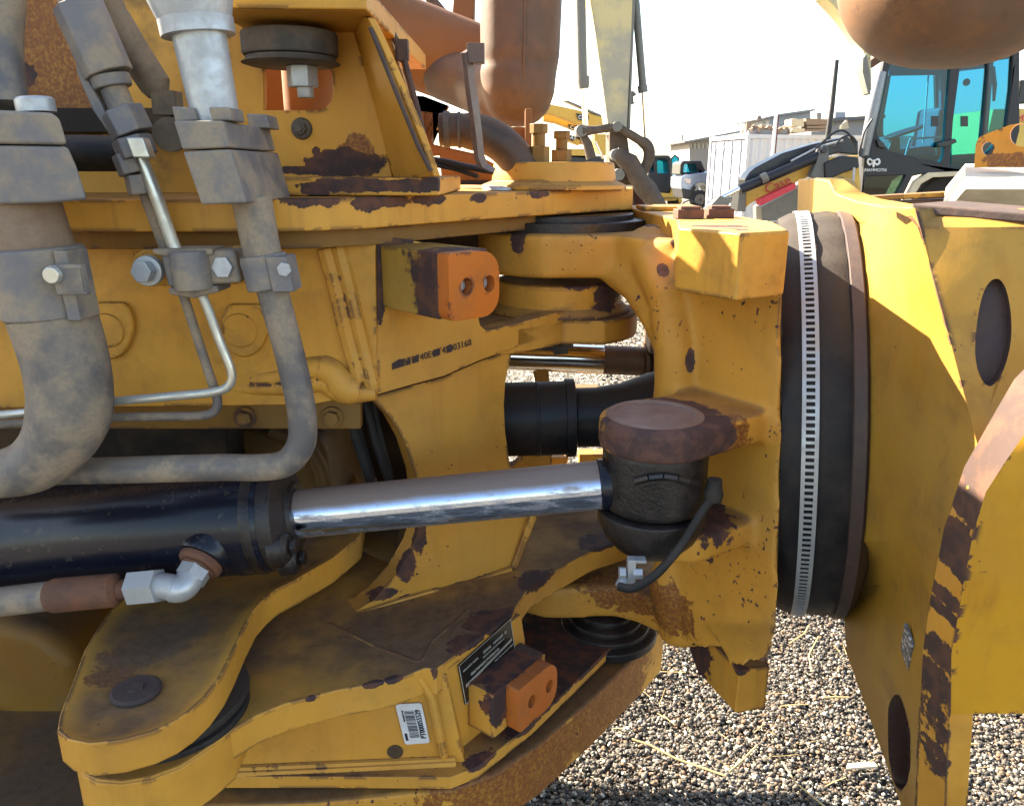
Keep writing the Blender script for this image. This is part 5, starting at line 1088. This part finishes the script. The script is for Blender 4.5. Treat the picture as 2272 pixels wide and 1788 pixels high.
pz(YP(33.6), [(1446, 412), (1462, 428), (1490, 430), (1493, 418), (1500, 412), (1512, 428), (1514, 448), (1508, 452), (1504, 440), (1500, 446), (1464, 446), (1440, 440)], 1.2, M_byel, cl, 'body', .04)
o_ = YP(33.5)(1463, 443); text('MAMMOTH', M_bblk, cl, o_, X_, Z_, 8*S(o_), depth=.01)
for x in (1462, 1498): 
    g = G(); p = YP(33.8)(x, 448); g.lathe(p, Y_, [(0, 14*S(p)), (.4, 14*S(p))], 24); obj('wheel', g, M_tire, cl, .03)
# --- pickup truck half hidden by the container
Tq = YP(29); q = Tq(1550, 460); pk = thing('pickup_truck', 'silver blue pickup truck with black bumper, nose half hidden by the container', 'pickup truck', (q.x, 29, 0))
pz(Tq, [(1511, 420), (1511, 394), (1520, 388), (1560, 383), (1640, 380), (1640, 432), (1580, 432), (1576, 415), (1560, 405), (1545, 408), (1532, 424)], 1.9, M_silver, pk, 'body', .06)
pz(YP(29.2), [(1508, 388), (1510, 362), (1518, 357), (1556, 357), (1566, 380), (1560, 384)], 1.5, M_bblk, pk, 'cab', .05, [[(1516, 384), (1518, 365), (1544, 363), (1549, 382)]]); pz(YP(29.25), [(1514, 386), (1516, 363), (1546, 361), (1551, 384)], .03, M_glass, pk, 'windscreen')
pz(YP(28.9), [(1512, 418), (1532, 422), (1540, 410), (1545, 416), (1530, 444), (1516, 440)], 1.8, M_bblk, pk, 'bumper', .04); pz(YP(28.95), [(1518, 396), (1534, 398), (1532, 408), (1522, 406)], .1, plain('headlight', (.75, .6, .55), .15), pk, 'headlight', .02)
g = G(); p = YP(28.8)(1553, 443); r_ = 20*S(p); g.lathe(p, Y_, [(0, r_*.86), (.04, r_), (.28, r_), (.3, r_*.86)], 32); wl = obj('wheel', g, M_tire, pk)
g = G(); g.lathe(p - Y_*.015, Y_, [(0, r_*.55), (.02, r_*.58)], 24)
for i in range(6): a = i*math.pi/3; g.box(p - Y_*.03 + Vector((math.cos(a), 0, math.sin(a)))*r_*.3, r_*.16, .04, r_*.55, (Vector((-math.sin(a), 0, math.cos(a))), Y_, Vector((math.cos(a), 0, math.sin(a)))))
obj('rim', g, M_bgrey, wl)
# --- container with doors, corrugated side and a roof load
cA = YP(25)(1651, 400); ca = Vector((cA.x, 25, 0)); sd1 = Vector((.975, .222, 0)); sd2 = Vector((-.222, .975, 0)); Hc = YP(25)(1651, 299).z
ct = thing('shipping_container', 'pale grey corrugated shipping container with lock bars on its doors', 'container', ca)
g = G(); rows = [[], []]
n = 88
for i in range(n):
    off = (0, .035, .035, 0)[i % 4]; p = ca + sd1*(6.0*i/(n-1)) + sd2*(off + .01)
    rows[0].append(Vector((p.x, p.y, .12))); rows[1].append(Vector((p.x, p.y, Hc - .10)))
g.grid(rows); obj('corrugated_side', g, M_cont, ct, smooth=False)
g = G()
for zc in (.06, Hc - .05): g.box(ca + sd1*3.0 + sd2*.02 + Z_*zc, 6.04, .08, .12, (sd1, sd2, Z_)); g.box(ca + sd2*1.22 + Z_*zc, .08, 2.44, .12, (sd1, sd2, Z_))
for o_ in (sd1*.03, sd1*5.97, sd2*2.40 + sd1*.03): g.box(ca + o_ + sd2*.02 + Z_*(Hc/2), .10, .10, Hc, (sd1, sd2, Z_))
g.box(ca + sd1*3 + sd2*1.22 + Z_*(Hc - .03), 6.0, 2.4, .04, (sd1, sd2, Z_)); obj('corner_frame', g, M_cont, ct)
g = G(); g.box(ca + sd1*.09 + sd2*1.22 + Z_*(Hc/2), .04, 2.34, Hc - .2, (sd1, sd2, Z_)); obj('door_gap', g, M_contd, ct)
for j in range(2):
    dm_ = ca + sd1*.05 + sd2*(.66 + 1.13*j) + Z_*(Hc/2); g = G(); g.box(dm_, .05, 1.08, Hc - .28, (sd1, sd2, Z_)); g.box(dm_ - sd1*.03 + Z_*.1, .02, 1.06, .06, (sd1, sd2, Z_)); d_ = obj('door', g, M_cont, ct)
    for o_ in (-.28, .28):
        g = G(); q = dm_ + sd2*o_ - sd1*.05; g.tube([q - Z_*(Hc/2 - .16), q + Z_*(Hc/2 - .16)], .022, 8); g.box(q - Z_*.75 + sd2*.08, .03, .12, .05, (sd1, sd2, Z_)); g.box(q + Z_*.9, .05, .08, .16, (sd1, sd2, Z_)); obj('lock_bar', g, plain('lock_bar_grey', (.40, .41, .45), .5), d_)
    if j == 1: 
        g = G(); q = dm_ - sd1*.028 + Z_*.45 - sd2*.1; g.box(q, .004, .40, .05, (sd1, sd2, Z_)); g.box(q + Z_*.12, .004, .2, .05, (sd1, sd2, Z_)); obj('red_marking', g, M_red, d_)
Rf = YP(25.3)
def roof_thing(nm, lb, cat, parts):
    q = Rf(*parts[0][0][0]); o = None
    for i, (pts, dep, m, pn) in enumerate(parts):
        if i == 0: o = thing(nm, lb, cat, (q.x, 25.4, Hc))
        pz(Rf, pts, dep, m, o, pn)
    return o
roof_thing('sheet_panel', 'long grey sheet panel lying along the container roof edge', 'panel', [([(1660, 289), (1745, 287), (1748, 297), (1662, 299)], .5, M_roof, 'sheet')])
roof_thing('timber_crate', 'brown slatted timber crate on the container roof', 'crate', [([(1788, 263), (1836, 265), (1836, 277), (1790, 278)], .8, M_wood, 'slat'), ([(1790, 280), (1836, 279), (1835, 285), (1791, 285)], .8, M_wood, 'slat'), ([(1790, 286.5), (1836, 286.5), (1836, 290), (1790, 290)], .8, M_wood, 'slat')])
roof_thing('sack_pile', 'white lumpy sacks beside the slatted crate on the container roof', 'sack', [([(1756, 279), (1756, 265), (1764, 263), (1772, 265), (1783, 264), (1784, 280), (1770, 282)], .6, M_cream, 'sack'), ([(1754, 292), (1758, 286), (1772, 284), (1786, 286), (1786, 292), (1770, 296)], .6, M_cream, 'sack')])
sp0 = thing('scrap_heap', 'low heap of brown scrap parts on the container roof, a rod sticking up', 'scrap', (Rf(1700, 288).x, 25.6, Hc))
g = G(); rs = random.Random(5)
for i in range(42):
    p = Rf(rs.uniform(1662, 1752), rs.uniform(281, 291)) + Y_*rs.uniform(0, .8); g.box(p, rs.uniform(.05, .25), rs.uniform(.05, .2), rs.uniform(.04, .16), (Vector((math.cos(i), 0, math.sin(i))), Y_, Vector((-math.sin(i), 0, math.cos(i)))))
obj('scrap_pieces', g, M_wood, sp0, smooth=False, kind='stuff'); g = G(); g.tube([Rf(1686, 262), Rf(1698, 275)], .03, 8); g.lathe(Rf(1685, 261), Y_, [(0, .06), (.08, .06)], 12); obj('lever', g, M_bgrey, sp0)
g = G(); Q = YP(23.5); g.prism([Q(1713, 352), Q(1713, 310), Q(1718, 310), Q(1718, 352)], (0, .1, 0)); o = thing('marker_post', 'white post with a dark red side in front of the container', 'post', (Q(1715, 350).x, 23.5, 0)); g2 = G(); q = Q(1715.5, 330); g2.box((q.x, 23.5, (q.z + .9)/2), .07, .08, q.z + .9); obj('post_body', g2, M_whiteb, o); g2 = G(); g2.box((q.x + .055, 23.52, (q.z + .9)/2), .05, .08, q.z + .9); obj('post_side', g2, rusty('dark_red_side', (.14, .03, .035), (.12, .03, .03)), o)
# --- buildings and poles
H1 = YP(42)
b1 = thing('workshop_building', 'grey brown workshop with a row of small windows under a long roof edge', 'building', (H1(1560, 400).x, 42, 0))
wn = [[(1532 + 9*i, 318), (1537 + 9*i, 317), (1537 + 9*i, 330), (1532 + 9*i, 331)] for i in range(5)]
pz(H1, [(1530, 312), (1700, 290), (1700, 480), (1530, 480)], 5, M_wallg, b1, 'wall', 0, wn)
for h_ in wn: pz(YP(42.1), [(h_[0][0]-1, h_[0][1]-1), (h_[1][0]+1, h_[1][1]-1), (h_[2][0]+1, h_[2][1]+1), (h_[3][0]-1, h_[3][1]+1)], .05, M_win, b1, 'window')
pz(YP(41.5), [(1518, 314), (1655, 288), (1740, 272), (1740, 277), (1655, 293), (1520, 317)], 6, M_roof, b1, 'roof')
H2 = YP(48); b2 = thing('shed_building', 'pale blue grey shed with a sloping flat roof above the container', 'building', (H2(1750, 400).x, 48, 0))
pz(H2, [(1707, 262), (1735, 254), (1798, 247), (1800, 480), (1707, 480)], 5, M_wallb, b2, 'wall'); pz(YP(47.6), [(1694, 262), (1730, 253), (1808, 242), (1809, 246), (1732, 257), (1698, 264)], 6, M_roof, b2, 'roof')
H3 = YP(40); b3 = thing('dark_roof_building', 'low building with a dark grey ribbed roof and two rooftop boxes', 'building', (H3(1880, 400).x, 40, 0))
pz(H3, [(1800, 272), (1850, 263), (1960, 256), (1960, 480), (1800, 480)], 5, M_roof, b3, 'wall'); pz(YP(39.6), [(1795, 273), (1850, 262), (1965, 255), (1965, 262), (1850, 270), (1795, 280)], 6, plain('dark_roof', (.10, .10, .11), .7), b3, 'roof')
pz(YP(41), [(1853, 249), (1876, 249), (1876, 262), (1853, 262)], 1, M_wallb, b3, 'rooftop_box'); pz(YP(41), [(1812, 251), (1823, 250), (1822, 264), (1813, 264)], .6, M_wallg, b3, 'rooftop_box')
for i, (x, yt, r_, lb) in enumerate(((1514, 300, .05, 'taller thin pole left of the workshop'), (1517, 330, .05, 'shorter thin pole left of the workshop'))):
    p = YP(50)(x, yt); g = G(); g.tube([(p.x, 50, 0), (p.x, 50, p.z)], r_, 8); tag(obj('utility_pole', g, M_bgrey), lb, 'pole')
H4 = YP(20); b4 = thing('yellow_building', 'yellow building wall with red lettering at the right picture edge', 'building', (H4(2300, 400).x, 20, 0)); pz(H4, [(2204, 243), (2420, 238), (2420, 480), (2150, 480)], 3, plain('yellow_wall', (.62, .42, .10), .7), b4, 'wall')
o_ = YP(19.9)(2252, 271); text('MU', M_red, b4, o_, X_, Z_, 22*S(o_), depth=.01)
# --- far trees on the horizon behind the yard
M_leaf = plain('far_bare_tree', (.10, .085, .07), .9, 0, .4)
for i, (x, y_, h_, lb) in enumerate(((1505, 60, 2.6, 'small bare tree by the poles beyond the pickup'),)):
    p = YP(y_)(x, 420); t = thing('bare_tree', lb, 'tree', (p.x, y_, 0)); g = G(); g.tube([(p.x, y_, 0), (p.x + .1, y_, 1.6)], [.12, .07], 8); obj('trunk', g, M_leaf, t); g = G(); rt2 = random.Random(i)
    for j in range(60):
        a = rt2.uniform(-1.3, 1.3); q = Vector((p.x + .1, y_, rt2.uniform(1.2, 1.8))); d = Vector((math.sin(a)*.8, rt2.uniform(-.4, .4), math.cos(a))); g.tube([q, q + d*rt2.uniform(.5, h_*.6), q + d*h_*.75 + Vector((rt2.uniform(-.4, .4), 0, rt2.uniform(-.1, .3)))], [.03, .015, .004], 4)
    obj('crown', g, M_leaf, t, smooth=False)

# --- backhoe loader with the glass cab
yb = 8.3; Q = YP(yb); Qb = YP(yb + 1.35); q = Q(2040, 440)
bh = thing('backhoe_loader', 'black and yellow backhoe loader with a blue green glass cab, loader arms lowered', 'backhoe', (q.x, yb, 0))
M_cab = plain('cab_black', (.009, .009, .014), .5, 0, .1)
w1 = [(1978, 134), (2060, 136), (2109, 150), (2100, 250), (2094, 345), (2086, 361), (2040, 352), (1975, 336), (1950, 306), (1946, 290), (1955, 240)]
w2 = [(2131, 147), (2190, 132), (2192, 160), (2186, 220), (2172, 370), (2146, 377), (2108, 371), (2115, 270)]
w3 = [(2198, 131), (2248, 112), (2243, 200), (2232, 286), (2200, 330), (2180, 350), (2190, 240)]
pz(Q, [(1966, 112), (2050, 96), (2262, 80), (2262, 290), (2240, 370), (2150, 386), (2060, 384), (2025, 392), (2000, 445), (1910, 445), (1919, 347), (1940, 240)], .07, M_cab, bh, 'cab_frame', .012, [w1, w2, w3, [(1921, 392), (2010, 389), (1984, 440), (1913, 440)]])
for nm, pts in (('side_window', [(1974, 130), (2112, 130), (2112, 365), (2040, 358), (1970, 342), (1942, 308)]), ('door_glass', [(2126, 128), (2195, 128), (2176, 380), (2104, 376)]), ('rear_window', [(2196, 128), (2252, 108), (2236, 292), (2178, 356)]), ('lower_window', [(1917, 390), (2012, 387), (1986, 443), (1911, 443)])):
    pz(YP(yb + .03), pts, .012, M_glass if nm != 'lower_window' else glass('dark_green_glass', (.12, .20, .17), .3), bh, nm)
pz(Qb, [(1966, 112), (2050, 96), (2262, 80), (2262, 290), (2240, 370), (2000, 445), (1910, 445), (1940, 240)], .05, M_cab, bh, 'far_cab_frame', 0, [[(1980, 150), (2075, 145), (2080, 345), (1975, 330), (1956, 290)], [(2100, 145), (2190, 140), (2175, 340), (2100, 345)], [(2205, 135), (2245, 130), (2235, 290), (2190, 320)]])
g = G(); a, b = Q(1966, 112), Q(2262, 80); g.prism([Q(1950, 118), Q(1960, 92), Q(2060, 78), Q(2272, 62), Q(2275, 84), Q(2060, 100)], (.74, 1.4, .1)); obj('roof', g, M_cab, bh, .03)
# seat, wheel and console in the cab
Qm = YP(yb + .65); M_blue = plain('blue_grey_seat', (.05, .09, .14), .7)
pz(Qm, [(2020, 330), (2075, 322), (2080, 345), (2020, 352)], .5, M_blue, bh, 'seat', .04); pz(Qm, [(2070, 328), (2085, 240), (2102, 236), (2100, 330)], .5, M_blue, bh, 'seat_back', .04)
pz(Qm, [(1965, 345), (1985, 300), (1998, 300), (2000, 350)], .4, M_bblk, bh, 'console', .03); g = G(); p = Qm(2006, 296); g.lathe(p, Vector((-.35, 0, 1)), [(0, .20), (.025, .20)], 24); obj('steering_wheel', g, M_bblk, bh, .01)
pz(Qm, [(1975, 132), (2200, 122), (2200, 150), (2112, 160), (2110, 345), (2088, 345), (2088, 166), (1972, 168)], .05, M_blue, bh, 'head_lining'); tb(YP(yb + .1), [(2020, 308), (2098, 304)], 2.4, M_zinc, bh, 'grab_rail'); tb(YP(yb + .12), [(2020, 308), (2008, 350)], 2.6, M_zinc, bh, 'grab_rail'); tb(YP(yb + .1), [(2060, 165), (2048, 318)], 1.8, M_whiteb, bh, 'wiper_arm')
pz(YP(yb + .02), [(2067, 258), (2082, 258), (2082, 281), (2067, 281)], .01, M_bblk, bh, 'latch_pad'); pz(YP(yb + .02), [(2132, 258), (2148, 258), (2148, 281), (2132, 281)], .01, M_bblk, bh, 'latch_pad')
pz(YP(yb - .04), [(2080, 318), (2104, 312), (2120, 308), (2124, 316), (2100, 326), (2082, 326)], .04, M_bblk, bh, 'door_handle', .008)
tb(YP(yb + .5), [(2200, 150), (2207, 190), (2205, 225)], [7, 5, 3], M_bblk, bh, 'work_lamp'); 
g = G(); p = YP(yb + .05)(2145, 183); g.lathe(p, Y_, [(0, .035), (.01, .035)], 20); obj('window_vent', g, M_bblk, bh)
tb(YP(yb - .05), [(1957, 160), (1938, 240), (1925, 300), (1917, 345)], [10, 13, 12, 10], plain('sunlit_front_post', (.22, .23, .25), .3, .3), bh, 'front_post'); tb(YP(yb - .12), [(1935, 265), (1918, 290), (1906, 345), (1918, 350)], 2.2, M_bblk, bh, 'mirror_bar', .05)  # front post coloured lighter for the sun falling on it
pz(YP(yb - .02), [(2008, 445), (2030, 402), (2060, 383), (2140, 380), (2145, 390), (2070, 394), (2045, 408), (2022, 445)], .5, M_cream, bh, 'fender', .01); g = G(); p = YP(yb + .25)(2105, 475); g.lathe(p, Y_, [(0, 85*S(p)), (.45, 85*S(p))], 40); obj('wheel', g, M_tire, bh, .03)
pz(YP(yb - .03), [(1945, 310), (1962, 318), (1965, 330), (1950, 326)], .03, M_bblk, bh, 'vent_cover', .005)
# white emblem and name on the black panel
o_ = YP(yb - .012)(1917, 381); text('MAMMOTH', M_whiteb, bh, o_, Vector((1, 0, 0)), Z_, 9.5*S(o_), depth=.003, squeeze=1.0)
g = G(); Qe = YP(yb - .014); se = S(Qe(1938, 360))
for sg in (-1, 1): g.tube([Qe(1938 + sg*2, 357), Qe(1938 + sg*11, 352), Qe(1938 + sg*14, 361), Qe(1938 + sg*8, 367), Qe(1938 + sg*4, 362)], [1*se, 2.2*se, 2.4*se, 2*se, 1*se], 6, .02)
g.tube([Qe(1938, 355), Qe(1938, 363), Qe(1938, 372)], [4.5*se, 4*se, 1.5*se], 8); obj('white_emblem', g, M_whiteb, bh)
# loader arms
A_ = YP(yb - .1); A2 = YP(yb - .25)
pz(A_, [(1653, 398), (1663, 383), (1676, 372), (1737, 340), (1799, 321), (1880, 303), (1905, 318), (1905, 345), (1860, 340), (1816, 352), (1788, 362), (1755, 374), (1690, 404), (1655, 420)], .25, plain('arm_dark_blue', (.012, .016, .026), .35), bh, 'arm_cover', .02)
tb(A2, [(1642, 421), (1816, 347)], 11, M_cab, bh, 'arm_cylinder'); tb(A2, [(1600, 440), (1645, 417)], 6, M_chrome2, bh, 'arm_rod'); tb(A2, [(1755, 358), (1815, 327), (1870, 312)], 2.2, M_zinc, bh, 'arm_pipe'); tb(YP(yb - .3), [(1690, 398), (1702, 392)], 11, M_bgrey, bh, 'cylinder_band')
pz(A_, [(1655, 428), (1720, 396), (1807, 358), (1812, 385), (1728, 420), (1665, 452), (1654, 462)], .28, M_byel, bh, 'arm_side', .01); pz(YP(yb - .14), [(1640, 425), (1655, 423), (1655, 470), (1636, 470)], .3, M_bgrey, bh, 'arm_end', .01)
o_ = YP(yb - .115)(1700, 432); text('Case', M_red, bh, o_, Vector((1, 0, .45)), Vector((-.45, 0, 1)), 30*S(o_), depth=.003)
pz(YP(yb - .35), [(1683, 444), (1765, 405), (1767, 418), (1688, 457)], .12, M_red, bh, 'red_bar', .01); pz(YP(yb - .05), [(1690, 460), (1770, 418), (1800, 400), (1830, 410), (1830, 490), (1690, 490)], .3, M_bgrey, bh, 'arm_frame')
pz(YP(yb - .3), [(1821, 330), (1828, 322), (1838, 325), (1840, 345), (1832, 402), (1798, 392), (1812, 360)], .12, plain('link_grey', (.10, .10, .095), .5), bh, 'tower_link', .01); pz(YP(yb - .28), [(1836, 350), (1905, 345), (1912, 450), (1830, 450), (1830, 400)], .2, M_byel, bh, 'tower_plate', .01); pz(YP(yb - .33), [(1830, 362), (1870, 345), (1905, 350), (1908, 372), (1870, 385), (1832, 402)], .1, M_cab, bh, 'tower_link', .02)
g = G(); p = YP(yb - .33)(1866, 408); g.lathe(p, Y_, [(0, 14*S(p)), (.1, 14*S(p))], 24); p = YP(yb - .33)(1829, 333); g.lathe(p, Y_, [(0, 7*S(p)), (.1, 7*S(p))], 20); obj('link_pin', g, M_bblk, bh, .008)
tb(YP(yb - .32), [(1810, 330), (1848, 296), (1866, 288), (1884, 296), (1900, 330)], 2.6, M_bblk, bh, 'arm_hose', .1); tb(YP(yb - .34), [(1850, 328), (1868, 304), (1890, 300), (1902, 318)], 2.2, M_bblk, bh, 'arm_hose', .1); tb(YP(yb - .34), [(1895, 372), (1893, 400), (1891, 430)], 3, M_zinc, bh, 'small_ram')
pz(YP(yb - .4), [(1570, 464), (1598, 434), (1612, 440), (1625, 437), (1624, 446), (1608, 466)], .2, M_bgrey, bh, 'bucket_link'); tb(YP(yb - .4), [(1505, 470), (1512, 452), (1530, 443), (1548, 452), (1566, 468)], 1.6, M_bblk, bh, 'bucket_hose', .1)
tb(YP(yb + .3), [(1857, 134), (1846, 240), (1836, 312)], [4.5, 5.5, 6.5], M_bblk, bh, 'exhaust_stack'); pz(YP(yb + .2), [(1866, 280), (1880, 267), (1884, 285), (1866, 288)], .05, M_cream, bh, 'beacon')
# pale boom edge and rusty coupler behind the rounded underside
Z6 = YP(6.5); q = Z6(1920, 100); pb = thing('pale_boom', 'pale curved boom edge and rusty coupler peeping out beside the rounded underside', 'boom', (q.x, 6.5, 0))
pz(Z6, [(1828, -10), (1870, -10), (1895, 30), (1925, 80), (1932, 110), (1935, 200), (1926, 205), (1918, 120), (1900, 75), (1868, 32)], .2, M_ppale, pb, 'boom_side', .01); pz(YP(6.4), [(1915, 130), (1922, 120), (1930, 160), (1932, 210), (1926, 208), (1914, 160)], .1, M_bgrey, pb, 'boom_hose')
pz(YP(6.6), [(1930, 140), (1948, 122), (1968, 120), (1962, 134), (1935, 152)], .15, M_rust, pb, 'coupler', .01); tb(YP(6.5), [(1928, 130), (1935, 108), (1955, 100)], 3, M_ppale, pb, 'coupler_bar', .05)
g = G(); p = YP(9)(2268, 205); g.box(p, .09, .05, .24); o = thing('wing_mirror', 'dark mirror housing at the right picture edge', 'mirror', p); obj('mirror_housing', g, M_bblk, o, .02)
